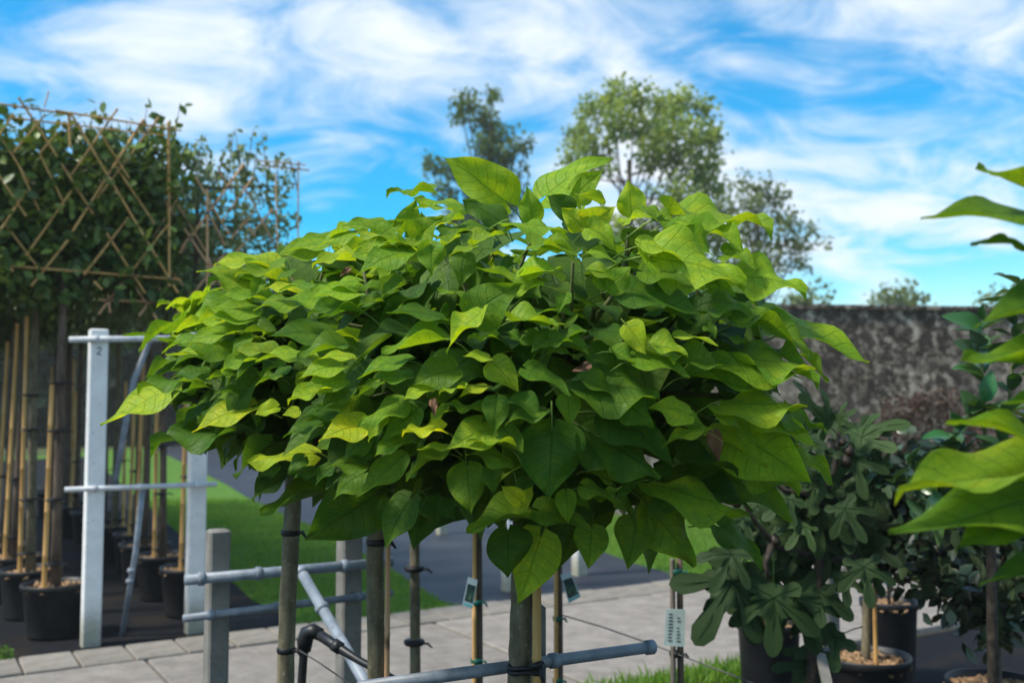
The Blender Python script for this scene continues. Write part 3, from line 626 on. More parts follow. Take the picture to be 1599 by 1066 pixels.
# black irrigation pipe with elbow
d_ = 3.35; q = P
ip = empty('irrigation_pipe', Vector((q(470, 1066, d_).x, d_, 0)), label='black plastic standpipe with elbow strapped along the steel brace', cat='pipe')
ipl = Vector(ip.location)
sp_ = [Vector((ipl.x, d_, -0.02)), q(471, 1066, d_), q(474, 1022, d_), q(476, 1000, d_)]
MB().tube([p - ipl for p in sp_], [0.0145, 0.0145, 0.0145, 0.019], 14).build('standpipe', 'black_plastic', ip)
el = [q(475, 1016, d_), q(476, 1000, d_), q(480, 988, d_), q(489, 984, d_ - .01), q(500, 990, d_ - .02)]
MB().tube([p - ipl for p in el], [0.022, 0.027, 0.027, 0.024, 0.021], 14).build('elbow', 'black_plastic', ip)
hz = [q(497, 989, d_ - .02), q(525, 1008, d_ - .06), q(560, 1030, d_ - .12), q(620, 1062, d_ - .25), q(660, 1085, d_ - .3)]
MB().tube([p - ipl for p in hz], [0.018, 0.0165, 0.012, 0.011, 0.011], 12).build('hose', 'black_plastic', ip)
MB().tube([q(521, 1005, d_ - .06) - ipl, q(532, 1012, d_ - .07) - ipl], 0.021, 12).build('coupling', 'black_plastic', ip)
def wire(name, pts, r, label, mat='wire'):
    pts = [Vector(p) for p in pts]; o = MB().tube([p - pts[0] for p in pts], r, 6).build(name, mat); o.location = pts[0]; return tag(o, label, 'wire')
wire('tension_wire', [P(460, 1010, 3.2), P(500, 1035, 3.1), P(545, 1066, 3.0), P(600, 1100, 2.9)], 0.0022, 'thin dark wire running down from the slim catalpa stem')
wire('tension_wire', [P(872, 958, 4.3), P(940, 978, 4.2), P(1020, 1006, 4.05), P(1150, 1056, 3.8), P(1260, 1100, 3.6)], 0.0028, 'thin dark wire tied from the tagged stake to the label stem')

# ================================================================== CATALPAS
def catalpa_mesh(seed, style):
    g = random.Random(seed); ns, nv = 13, 10
    fold, droop, wav, cup, twist, crink = style
    V_, UVs, Fs = [], [], []
    def prof(s): return 0.385 * (max(s, 0.0005) ** 0.42) * ((1 - s) ** 1.16) / 0.400 + 0.006 * (1 - s)
    ph = g.uniform(0, 6); asym = g.uniform(-0.06, 0.06); bendx = g.uniform(-0.10, 0.10)
    for i in range(ns + 1):
        t = i / ns; s = t ** 1.25
        for q in range(nv + 1):
            v = -1 + 2 * q / nv; a = abs(v); w = prof(s) * (1 + asym * (1 if v > 0 else -1))
            x = v * w; y = s - 0.15 * (a ** 1.6) * (1 - s) ** 5
            z = fold * abs(x) - droop * s ** 2.0 - cup * (x * x) * 2.2 + 1.9 * wav * a * a * math.sin(s * 9 + ph + (1.7 if v > 0 else 0)) + crink * (math.sin(23 * x + ph) * math.sin(19 * y + ph * 2)) * (0.4 + a)
            z += 0.05 * math.sin(3.3 * s + ph) * (1 - a)
            x += bendx * s * s + .022 * math.sin(5 * y + ph) * a; y += .02 * math.sin(11 * x + ph); z += twist * x * s + .012 * math.sin(14 * x + ph) * math.sin(11 * y + 2 * ph)
            V_.append((x, y, z)); UVs.append((s, (v + 1) / 2))
    for i in range(ns):
        for q in range(nv):
            b = i * (nv + 1) + q; Fs.append((b, b + 1, b + nv + 2, b + nv + 1))
    me_v = len(V_)
    # petiole
    mb = MB(); mb.tube([(0, 0.02, 0.0), (0, -0.10, -0.03), (0, -0.28, -0.13), (0, -0.46, -0.30)], [0.010, 0.010, 0.011, 0.013], 5, cap=False)
    bv = [tuple(p) for p in mb.v]; bf = mb.f
    return V_, UVs, Fs, bv, bf
PETI = NM('petiole', 0.5, 0.3); PETI.base(PETI.mixc(0.55, PETI.n('ShaderNodeObjectInfo').outputs['Color'], (0.14, 0.20, 0.05)))
styles = [(0.28, 0.16, 0.03, 0.05, 0.15, 0), (0.45, 0.22, 0.05, 0.0, -0.2, 0), (0.10, 0.28, 0.05, 0.12, 0.2, 0.003), (0.62, 0.12, 0.06, 0.0, 0.1, 0), (0.20, 0.10, 0.075, 0.05, -0.3, 0.004),
          (0.35, 0.30, 0.04, 0.02, 0.3, 0), (-0.12, 0.24, 0.06, 0.20, 0.0, 0.003), (0.52, 0.26, 0.08, 0.0, -0.25, 0.002), (0.24, 0.20, 0.045, 0.03, 0.05, 0), (0.15, 0.06, 0.03, 0.05, 0.0, 0.002),
          (0.02, 0.10, 0.06, 0.14, 0.1, 0.022), (0.06, 0.16, 0.07, 0.08, -0.1, 0.026)]
LEAF = []; TIPROT = []
for i, st in enumerate(styles):
    V_, UVs, Fs, bv, bf = catalpa_mesh(100 + i, st)
    me = bpy.data.meshes.new('leaf'); k = len(V_); me.from_pydata(V_ + bv, [], Fs + [tuple(k + a for a in f) for f in bf])
    me.materials.append(M['catalpa_leaf']); me.materials.append(PETI.m)
    ul = me.uv_layers.new(name='UVMap'); alluv = UVs + [(0.3, 0.3)] * len(bv)
    for lp in me.loops: ul.data[lp.index].uv = alluv[lp.vertex_index]
    me.polygons.foreach_set('use_smooth', [True] * len(me.polygons))
    for p in me.polygons:
        if p.index >= len(Fs): p.material_index = 1
    LEAF.append(me); t_ = Vector(V_[(13 * 11) + 5]); TIPROT.append(t_.rotation_difference(Vector((0, 1, 0))).to_matrix().to_4x4() * (1.0) @ Matrix.Diagonal((1, 1 / t_.length, 1, 1)))
# a cheaper leaf for the joined inner foliage
CV, CUV, CF = [], [], []
for i, (s, w) in enumerate(((0, .03), (.03, .22), (.14, .39), (.32, .41), (.55, .30), (.8, .11), (1, .004))):
    for q, v in enumerate((-1, -.5, 0, .5, 1)):
        x = v * w; CV.append((x, s - .12 * abs(v) * (1 - s) ** 5, .3 * abs(x) - .2 * s * s)); CUV.append((s, (v + 1) / 2))
for i in range(6):
    for q in range(4): b = i * 5 + q; CF.append((b, b + 1, b + 6, b + 5))

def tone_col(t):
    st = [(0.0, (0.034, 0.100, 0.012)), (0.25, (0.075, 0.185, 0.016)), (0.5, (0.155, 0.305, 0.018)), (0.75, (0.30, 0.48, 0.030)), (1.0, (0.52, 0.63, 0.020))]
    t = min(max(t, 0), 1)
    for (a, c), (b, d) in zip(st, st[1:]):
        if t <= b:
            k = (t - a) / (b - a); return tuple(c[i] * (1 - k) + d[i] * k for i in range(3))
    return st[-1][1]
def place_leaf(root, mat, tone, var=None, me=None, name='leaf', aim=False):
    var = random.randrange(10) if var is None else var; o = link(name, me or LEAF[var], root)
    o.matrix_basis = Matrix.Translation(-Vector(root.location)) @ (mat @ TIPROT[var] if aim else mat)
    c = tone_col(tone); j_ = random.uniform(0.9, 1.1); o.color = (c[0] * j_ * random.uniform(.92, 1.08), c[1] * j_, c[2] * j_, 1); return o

class Cat:
    def __init__(s, px, d, hz_, R_, cz, rz_, label, r0, top, group, pxb=None):
        s.base = P(px, 1066, d); s.base.z = 0; s.c = Vector((s.base.x, d, cz)) ; s.r = Vector((R_[0], R_[1], rz_)); s.nleaf = 0
        s.root = empty('catalpa_tree', s.base, 0, label=label, cat='tree', group=group); s.r0 = r0; s.top = top
    def trunk(s, px_pts, d, mat='trunk'):
        pts = [P(x, y, d) for x, y in px_pts]; b = Vector((pts[0].x, d, -0.03)); pts = [b, b.lerp(pts[0], .5) + Vector((.004, 0, 0))] + pts + [Vector((pts[-1].x, d, s.top))]
        s.head = pts[-1]; rad = [s.r0 * (1.08 - 0.12 * i / len(pts)) for i in range(len(pts))]
        # slight growth nodes
        P2, R2 = [], []
        for a, b_, ra, rb in zip(pts, pts[1:], rad, rad[1:]):
            for k in range(6):
                t = k / 6; P2.append(a.lerp(b_, t) + Vector((random.uniform(-1, 1), random.uniform(-1, 1), 0)) * .0012); R2.append((ra + (rb - ra) * t) * random.uniform(.975, 1.03))
        P2.append(pts[-1]); R2.append(rad[-1])
        MB().tube([p - s.base for p in P2], R2, 16).build('trunk', mat, s.root)
    def clamp(s, p, k=.82):
        q = p - s.c; m = math.sqrt((q.x / s.r.x) ** 2 + (q.y / s.r.y) ** 2 + (q.z / s.r.z) ** 2); return p if m <= k else s.c + q * (k / m)
    def limbs(s, n=9):
        s.tips = []
        for i in range(n):
            th = 2 * math.pi * (i + random.uniform(-.3, .3)) / n; e = random.uniform(-.25, .95)
            ctr = s.c; dr = Vector((math.cos(th) * s.r.x, math.sin(th) * s.r.y, e * s.r.z)) * random.uniform(.72, .88)
            a = s.head - Z * random.uniform(0, .06); b = ctr + dr; m1 = a.lerp(b, .35) + Z * .05 + rv3(.03); m2 = a.lerp(b, .7) + Z * .05 + rv3(.03)
            b = s.clamp(b); m2 = s.clamp(m2)
            mb = MB().tube([p - s.base for p in (a, m1, m2, b)], [.013, .010, .007, .004], 7)
            for q in range(5):
                t = random.uniform(.3, .95); st = a.lerp(b, t) + Z * .04; en = st + (dr.normalized() * random.uniform(.1, .22) + rv3(.16) + Z * .08); en = s.clamp(en)
                mb.tube([p - s.base for p in (st, st.lerp(en, .5) + Z * .02, en)], [.006, .0045, .003], 6); s.tips.append((st, en))
            s.tips.append((m2, b)); mb.build('limb', 'shoot', s.root)
def rv3(a): return Vector((random.uniform(-1, 1), random.uniform(-1, 1), random.uniform(-1, 1))) * a

GC = 'catalpa trees in the near row'
T1 = Cat(815, 2.40, 0, (0.70, 0.62), 1.68, 0.47, 'nearest catalpa with the widest round leafy crown, tied to a bamboo cane', 0.0265, 1.52, GC)
T2 = Cat(588, 2.78, 0, (0.56, 0.50), 1.71, 0.40, 'catalpa with crown merged into the widest one, dark rubber tie below leaves', 0.0235, 1.55, GC)
T3 = Cat(449, 3.02, 0, (0.44, 0.44), 1.70, 0.37, 'slim catalpa beside the mossy grey post, long bright leaf tips outward', 0.0250, 1.55, GC)
T1.c.x += 0.07; T2.c.x += 0.04; T3.c.x += 0.05
T1.trunk([(811, 1066), (814, 960), (818, 860)], 2.40); T2.trunk([(588, 1066), (586, 950), (586, 800)], 2.78); T3.trunk([(446, 1066), (449, 950), (457, 790)], 3.02)
CATS = [T1, T2, T3]
for T, n in ((T1, 12), (T2, 9), (T3, 9)): T.limbs(n)
# canes and ties
def cat_cane(T, pa, pb, d, r, mat='bamboo'):
    a, b = P(*pa, d), P(*pb, d); e = (a - b).normalized(); g0 = a + e * (a.z / max(1e-3, -e.z)) ; knobby([g0 - T.base, b - T.base], r, .3).build('cane', mat, T.root)
cat_cane(T1, (838, 1066), (838, 800), 2.375, 0.0125); cat_cane(T2, (604, 1066), (606, 800), 2.76, 0.0085, 'bamboo_red')
def cat_tie(T, px, py, d, r): tie(T.root, P(px, py, d) - T.base, r, h=.018)
tb_ = MB()
for dz in (0, .011): 
    c = P(822, 1046, 2.39) - T1.base + Z * dz; tb_.v and None
    ring = [c + Vector((math.cos(t) * .040, math.sin(t) * .033, 0.003 * math.sin(3 * t))) for t in [2 * math.pi * i / 20 for i in range(21)]]; tb_.tube(ring, .0055, 6)
c = P(843, 1044, 2.35) - T1.base; tb_.tube([c + Vector((0, 0, .012)), c + Vector((.006, -.004, -.02)), c + Vector((.012, -.006, -.05))], [.006, .005, .003], 6)
tb_.tube([c + Vector((-.02, -.002, .006)), c + Vector((.004, -.006, .014))], [.007, .008], 6); tb_.build('tie', 'rubber_tie', T1.root)
cat_tie(T2, 589, 846, 2.78, .028); cat_tie(T2, 590, 1100, 2.78, .026); cat_tie(T3, 454, 831, 3.02, .027); cat_tie(T3, 447, 1014, 3.02, .026)

def crown_depth(px, py):
    r = ray(px, py); best = None; near = None
    for T in CATS:
        inv = Vector((1 / T.r.x, 1 / T.r.y, 1 / T.r.z)); o = Vector([(CAMP - T.c)[i] * inv[i] for i in range(3)]); d = Vector([r[i] * inv[i] for i in range(3)])
        a = d.dot(d); b = 2 * o.dot(d); c = o.dot(o) - 1; disc = b * b - 4 * a * c; tm = -b / (2 * a)
        if disc > 0:
            t = (-b - math.sqrt(disc)) / (2 * a); y = t * r.y
            if best is None or y < best[0]: best = (y, T)
        else:
            miss = math.sqrt(max(0, (o + d * tm).dot(o + d * tm))) - 1
            if near is None or miss < near[2]: near = (tm * r.y, T, miss)
    return best if best else near[:2]
TR = {
 (160, 350, .3752): [(300,690,10,830,.55,.85),(420,650,160,685,.4,.35),(520,530,275,545,.4,.75),(430,620,290,640,.4,.25),(680,870,225,920,.35,.2),(620,770,385,860,.55,.9),(725,760,640,790,.6,.85),(870,940,615,990,.55,.88),(640,265,410,195,.55,.6),(690,190,595,145,.6,.68),(520,420,305,440,.45,.78),(640,370,440,350,.45,.6),(540,380,400,400,.4,.75),(830,290,690,265,.35,.85),(920,320,765,310,.5,.6),(655,235,625,305,.8,.4),(1060,230,880,270,.35,.65),(1060,290,880,300,.5,.72),(1060,360,865,375,.4,.3),(940,470,700,465,.55,.2),(1000,500,820,550,.4,.4),(870,560,650,565,.4,.68),(720,540,560,530,.45,.68),(640,560,500,610,.55,.6),(1000,590,825,640,.4,.62),(1000,650,840,680,.6,.5),(960,700,780,735,.4,.8),(980,790,830,800,.35,.25),(900,840,760,880,.4,.3),(1040,560,905,560,.4,.82),(560,640,440,640,.4,.5),(740,640,640,665,.4,.35),(900,110,730,130,.65,.6),(950,70,830,60,.4,.5),(1060,40,900,95,.35,.6),(1030,150,880,170,.6,.75),(600,430,480,500,.4,.15),(560,450,480,500,.4,.3),(620,470,540,540,.5,.35),(700,440,560,450,.4,.3),(780,600,700,640,.5,.2),(560,700,470,700,.4,.2),(520,760,410,790,.5,.15),(800,200,720,240,.5,.4),(760,150,690,200,.5,.5)],
 (560, 230, .3752): [(615,225,372,48,.75,.72),(785,212,1042,55,.6,.7),(850,205,1000,105,.6,.55),(430,240,240,215,.5,.6),(300,185,125,195,.25,.42),(195,350,238,222,.75,.5),(270,350,262,272,.8,.45),(600,310,440,225,.85,.18),(720,300,702,168,.9,.62),(880,272,790,205,.85,.14),(620,300,858,350,.45,.68),(940,345,1062,250,.5,.82),(930,330,850,255,.5,.82),(960,340,1066,420,.8,.66),(480,405,612,362,.5,.62),(200,440,0,525,.55,.5),(300,405,305,528,.9,.5),(440,450,425,574,.95,.28),(480,692,672,573,.7,.32),(340,720,125,690,.55,.24),(512,698,370,838,.5,.8),(840,510,675,525,.45,.75),(690,560,500,505,.45,.55),(890,440,725,410,.45,.6),(745,560,660,620,.4,.65),(860,620,830,690,.7,.4),(450,610,330,590,.4,.5),(360,795,110,850,.4,.58),(570,790,460,795,.35,.5),(820,740,640,725,.4,.45),(800,780,720,850,.7,.32),(560,900,660,1012,.75,.72),(700,930,872,1032,.55,.36),(930,960,1064,1042,.6,.34),(540,880,440,870,.5,.75),(300,1000,195,1045,.5,.85),(530,1000,420,1040,.45,.88),(440,1000,340,1020,.4,.8),(210,890,5,960,.4,.5),(210,960,45,975,.5,.42),(100,990,0,1030,.4,.3),(400,930,220,990,.8,.34),(180,380,0,350,.35,.66),(210,400,10,405,.35,.7),(330,380,470,350,.35,.48),(960,440,1066,480,.6,.66),(960,510,1066,560,.6,.55),(420,300,320,325,.4,.5),(380,330,300,345,.4,.6),(300,410,130,420,.4,.55),(480,420,380,450,.5,.55),(700,330,560,330,.3,.12),(560,340,420,360,.3,.15),(640,480,560,540,.6,.12),(520,330,330,340,.4,.35),(80,560,0,590,.5,.45),(180,560,100,620,.6,.25),(90,640,0,660,.5,.35),(830,480,740,500,.3,.15),(930,760,850,800,.6,.3)],
 (900, 250, .3752): [(0,150,102,48,.6,.6),(230,225,215,88,.85,.68),(100,180,0,140,.3,.72),(30,282,195,200,.5,.8),(200,270,310,235,.4,.75),(400,222,795,290,.35,.62),(520,290,692,382,.45,.62),(395,290,558,388,.8,.6),(310,400,682,518,.65,.66),(270,358,480,452,.3,.78),(668,475,942,552,.5,.6),(200,540,502,636,.6,.22),(280,470,472,520,.5,.38),(60,285,195,380,.7,.62),(60,380,205,430,.4,.72),(130,525,226,448,.65,.55),(125,520,50,455,.6,.55),(580,585,732,655,.55,.36),(520,620,640,640,.4,.3),(808,662,1192,836,.5,.6),(640,690,962,782,.35,.34),(590,795,972,866,.55,.6),(688,850,994,926,.35,.5),(600,1000,942,1022,.45,.66),(420,738,582,772,.4,.7),(320,770,455,812,.55,.75),(215,692,287,802,.9,.88),(430,830,592,852,.7,.32),(480,890,752,962,.45,.45),(250,830,462,902,.4,.45),(10,912,328,986,.65,.3,11),(462,1060,303,1030,.75,.76),(80,700,242,735,.5,.18),(70,780,155,862,.85,.18),(640,640,832,662,.6,.5),(150,800,255,872,.35,.5),(330,250,470,270,.5,.4),(280,190,370,230,.6,.6),(520,460,640,440,.4,.5),(640,450,690,480,.4,.4),(450,540,590,520,.4,.25),(550,540,660,560,.5,.5),(620,720,720,760,.4,.3),(300,640,480,668,.4,.15),(540,690,580,740,.6,.3)],
 (560, 540, .3752): [(180,225,5,332,.5,.55),(240,270,105,386,.85,.38),(345,350,190,362,.45,.95),(552,350,374,426,.75,.66),(375,420,250,432,.5,.68),(620,420,458,400,.45,.55),(622,490,460,450,.55,.4),(575,222,560,362,.95,.28),(600,340,682,442,.75,.38),(770,270,620,320,.55,.28),(870,212,880,327,.85,.46),(805,345,790,622,1.0,.2,10),(950,350,1080,515,.85,.18,11),(450,508,466,688,.97,.38),(552,505,560,612,.95,.28),(672,645,598,585,.9,.92),(678,662,722,588,.65,.9),(692,682,463,768,.55,.52),(862,612,870,732,.95,.5),(748,690,962,772,.65,.36),(762,793,670,1058,1.0,.82,9),(972,760,958,918,.85,.42),(620,770,622,952,.95,.08,11),(222,640,112,838,.5,.22),(270,690,230,838,.45,.12),(290,640,327,742,.8,.08),(350,640,402,722,.8,.08),(182,470,3,622,.5,.42),(370,450,210,542,.5,.46),(190,390,75,452,.45,.5),(50,380,10,502,.6,.18),(122,320,44,392,.5,.65),(440,170,350,202,.4,.75),(532,178,420,222,.4,.85),(302,200,195,226,.5,.85),(512,270,368,250,.5,.46),(372,270,300,312,.45,.55),(1062,620,950,640,.5,.36),(965,520,1066,582,.5,.45),(1010,510,1066,562,.5,.62),(340,260,315,292,.9,.3),(480,560,400,640,.5,.2),(700,560,660,640,.5,.15),(250,500,200,560,.5,.25),(420,640,450,700,.7,.1),(900,620,960,680,.7,.3)],
 (900, 550, .3752): [(730,260,987,386,.55,.64),(655,330,960,532,.95,.62,8),(572,340,782,472,.35,.66),(670,475,917,578,.5,.6),(910,450,1062,540,.45,.46),(320,530,702,672,.35,.46),(610,530,882,692,.55,.36),(590,730,767,892,.5,.26),(300,640,478,882,.85,.4),(250,700,214,892,.95,.36),(60,690,68,892,.85,.42),(180,610,236,692,.7,.18),(30,560,162,622,.65,.36),(100,350,332,522,.85,.16,11),(130,260,382,452,.7,.12),(200,205,312,312,.85,.28),(532,330,366,386,.4,.66),(420,280,562,332,.7,.5),(590,260,682,322,.5,.66),(440,460,662,500,.45,.1),(520,560,722,655,.5,.12),(400,600,300,680,.6,.2),(460,600,560,720,.6,.15),(560,560,610,660,.5,.2),(240,560,170,600,.5,.2),(380,480,300,540,.6,.14),(440,560,400,640,.7,.3)],
 (400, 560, .2814): [(480,50,245,95,.4,.55),(490,100,270,140,.55,.32),(430,190,185,222,.4,.8),(510,200,345,282,.55,.38),(690,150,505,222,.55,.28),(850,20,580,122,.45,.48),(840,90,640,132,.55,.4),(115,255,0,300,.75,.85),(235,290,150,312,.75,.85),(470,290,245,312,.35,.22),(610,370,363,447,.55,1.0),(805,220,650,388,.5,.6),(735,360,628,462,.55,.65),(890,290,708,442,.85,.38),(950,220,830,215,.6,.85),(1060,480,905,532,.65,.66),(310,512,0,582,.55,.86),(820,570,578,764,.5,.5),(1060,540,860,662,.5,.46),(600,600,398,600,.45,.45),(600,640,438,768,.65,.42),(640,470,578,602,.5,.26),(620,450,490,562,.65,.18),(820,460,668,542,.5,.46),(412,720,44,852,.5,.42),(650,760,288,992,.95,.12),(220,620,-10,772,.75,.12),(900,760,718,1042,.5,.18),(930,860,872,1042,.35,.12),(1000,700,992,912,.8,.08),(740,790,680,892,.6,.12),(320,620,210,660,.6,.12),(420,600,330,700,.7,.10),(760,640,660,760,.6,.10),(120,600,20,660,.7,.22),(260,540,180,640,.6,.12)],
 (780, 380, .2814): [(180,20,412,60,.55,.55),(120,175,335,140,.4,.7),(510,60,692,82,.6,.72),(650,260,1055,375,.65,.22),(760,150,1042,222,.45,.42),(140,410,402,390,.35,.36),(70,430,312,462,.4,.55),(150,510,290,592,.65,.28),(300,550,482,572,.5,.28),(290,600,432,642,.45,.5),(560,450,732,462,.55,.18),(510,590,622,692,.85,.16),(620,600,762,712,.45,.32),(140,720,382,838,.65,.36),(600,950,762,1066,.55,.18),(720,870,842,1002,.75,.26),(770,640,1042,742,.45,.45),(860,560,1032,602,.65,.8),(80,870,240,972,.65,.28),(330,500,420,560,.6,.35),(480,600,330,560,.5,.3),(60,500,120,560,.6,.4)],
 (0, 0, 1.0): [(470,400,400,405,.5,.7),(520,385,450,392,.5,.65),(560,372,490,366,.45,.65),(600,362,540,352,.45,.6),(480,425,420,432,.5,.62),(540,410,480,415,.5,.6),(600,395,550,402,.55,.6),(640,385,600,378,.5,.55),(440,440,372,428,.5,.7),(500,450,440,452,.45,.5),(560,440,510,448,.5,.5),(420,470,350,462,.5,.62),(470,475,400,482,.5,.55),(400,500,320,500,.5,.68),(590,372,630,345,.5,.6),(520,372,560,352,.5,.62),(650,372,690,340,.5,.6),(430,420,340,412,.45,.74),(395,440,330,425,.4,.7),(380,520,300,535,.5,.66),(700,330,650,325,.5,.58),(1060,345,1110,362,.5,.62),(1130,400,1180,420,.5,.55),(1000,330,1050,345,.5,.62),(1100,470,1160,500,.5,.5)],
 (1100, 620, .2251): [(490,90,712,242,.35,.42),(640,450,872,577,.4,.46),(110,110,240,200,.5,.68)],
}
placed = []
for (ox, oy, sc), L in TR.items():
    for e in L:
        bx, by, tx, ty, f, tone = e[:6]; var = e[6] if len(e) > 6 else None
        bx, by, tx, ty = ox + bx * sc, oy + by * sc, ox + tx * sc, oy + ty * sc; mx_, my_ = (bx + tx) / 2, (by + ty) / 2
        dirn = Vector((tx - bx, ty - by)).normalized()
        if any((mx_ - a) ** 2 + (my_ - b) ** 2 < 15 ** 2 and dirn.dot(c) > 0.75 for a, b, c in placed): continue
        placed.append((mx_, my_, dirn))
        dep, T = crown_depth(mx_, my_); lpx = math.hypot(tx - bx, ty - by); ln = lpx / F * dep
        dep -= 0.035 * tone + random.uniform(-.02, .02)
        if tone < .2: dep += 0.03
        lean_ = ln * random.uniform(0.05, 0.35) * (1 if f < .8 else .5)
        B, Tp = P(bx, by, dep + lean_ * .5), P(tx, ty, dep - lean_ * .5)
        ax = Tp - B; f2 = f * (.72 if f < .9 else .95); up = Z * (1 - f2) * 1.1 + (CAMP - B).normalized() * f2 * 1.0 + rv3(.13)
        if ax.normalized().z > 0.5: up = (CAMP - B).normalized() * 1.0 + Z * 0.3 + rv3(.15)
        wsc = random.uniform(.80, 1.04) * (1.3 if var in (10, 11) else 1.0)
        L3 = ax.length * 1.06
        if L3 < .11: wsc *= 1.15
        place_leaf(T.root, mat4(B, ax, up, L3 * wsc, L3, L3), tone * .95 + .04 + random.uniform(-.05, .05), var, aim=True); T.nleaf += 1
# dead leaves caught in the crown
for (bx, by, tx, ty) in ((1115, 676, 1124, 719), (918, 570, 897, 580), (676, 626, 680, 648), (545, 420, 532, 430)):
    dep, T = crown_depth((bx + tx) / 2, (by + ty) / 2); B, Tp = P(bx, by, dep - .05), P(tx, ty, dep - .06)
    me = LEAF[7].copy(); me.materials[0] = M['dead_leaf']; me.materials[1] = M['dead_leaf']; o = link('dead_leaf', me, T.root); L3 = (Tp - B).length
    o.matrix_basis = Matrix.Translation(-Vector(T.root.location)) @ mat4(B, Tp - B, (CAMP - B) + rv3(.5), L3 * .7, L3, L3)
# the rest of each crown: single leaves just inside the shell and round the back, then joined inner foliage
def fill(T, n_single, n_inner):
    """n_single loose leaves (small ones over the visible dome first, larger ones inside and behind), n_inner joined ones"""
    k = 0; n_small = int(n_single * .34)
    while k < n_single:
        d = Vector((random.gauss(0, 1), random.gauss(0, 1), random.gauss(0, 1))).normalized()
        if d.z < -.6: continue
        small = k < n_small
        if small and d.y > .35 and d.z < .3: continue
        if small: q = random.uniform(.74, .95) if d.z > -.2 else random.uniform(.72, .88); L = random.uniform(.075, .135); tn = random.uniform(.25, .6) + .3 * d.z  # tone grows with height: skylight on the dome put into leaf colour
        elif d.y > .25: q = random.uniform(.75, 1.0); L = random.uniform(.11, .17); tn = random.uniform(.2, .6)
        else: q = random.uniform(.45, .72); L = random.uniform(.11, .17); tn = random.uniform(.05, .42)  # inner leaves toned darker: shade inside the crown painted in
        B = T.c + Vector((d.x * T.r.x, d.y * T.r.y, d.z * T.r.z)) * q
        out = Vector((d.x, d.y, 0)); out = out.normalized() if out.length > .2 else Vector((random.uniform(-1, 1), random.uniform(-1, 1), 0))
        ax = out + Z * (random.uniform(-.6, .2) - (.5 if d.z < -.1 else 0)) + rv3(.4); nr = Z * .8 + d * .7 + rv3(.35)
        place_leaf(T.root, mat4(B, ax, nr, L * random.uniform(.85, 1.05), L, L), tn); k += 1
    ms = []
    while len(ms) < n_inner:
        d = Vector((random.gauss(0, 1), random.gauss(0, 1), random.gauss(0, 1))).normalized(); q = random.uniform(.2, .78)
        B = T.c + Vector((d.x * T.r.x, d.y * T.r.y, d.z * T.r.z)) * q - T.base
        ax = Vector((d.x, d.y, 0)) + Z * random.uniform(-.8, .2) + rv3(.5); L = random.uniform(.10, .18)
        ms.append(mat4(B, ax, Z * .7 + d * .5 + rv3(.4), L * 1.05, L, L))
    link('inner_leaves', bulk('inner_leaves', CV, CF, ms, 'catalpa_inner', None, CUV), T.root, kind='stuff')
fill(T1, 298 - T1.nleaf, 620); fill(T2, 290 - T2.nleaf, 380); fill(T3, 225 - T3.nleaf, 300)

# catalpa on the right, near the camera, its trunk just outside the view
NR = Cat(1960, 1.25, 0, (0.4, 0.4), 1.62, 0.4, 'large catalpa leaves from the tree close beside the laurel shoots', 0.025, 1.45, 'neighbouring catalpa')
NR.trunk([(1960, 1066), (1960, 900)], 1.25); NR.r = Vector((.24, .3, .3)); NR.limbs(8)
for (bx, by, tx, ty, f, tone, var) in ((1650, 318, 1520, 273, .3, .6, 1), (1640, 352, 1438, 356, .45, .42, 0), (1650, 408, 1513, 392, .45, .4, 8), (1690, 470, 1520, 520, .55, .3, 8), (1680, 575, 1498, 572, .35, .62, 1), (1690, 640, 1560, 640, .5, .45, 0), (1680, 720, 1474, 674, .6, .6, 8), (1700, 770, 1398, 842, .75, .42, 9), (1640, 752, 1402, 778, .3, .72, 3), (1640, 800, 1492, 868, .35, .5, 5), (1700, 900, 1528, 922, .5, .28, 8), (1720, 250, 1610, 225, .4, .5, 1), (1700, 620, 1580, 600, .4, .55, 2)):
    B, Tp = P(bx, by, 1.20), P(tx, ty, 1.16); ax = Tp - B; L3 = ax.length * 1.04
    f *= .7; place_leaf(NR.root, mat4(B, ax, Z * (1 - f) + (CAMP - B).normalized() * f + rv3(.1), L3 * .6, L3, L3 * .7), tone * .82, var, aim=True)
for i in range(60):
    px, py = random.uniform(1740, 2250), random.uniform(220, 950); B = P(px, py, random.uniform(1.1, 1.6)); d = B - NR.c; d.normalize()
    L = random.uniform(.12, .17); ax = Vector((abs(d.x), d.y, random.uniform(-.6, .2))) + Vector((.2, random.uniform(0, .5), 0)); place_leaf(NR.root, mat4(B, ax, Z + rv3(.3), L, L, L), random.uniform(.2, .6))

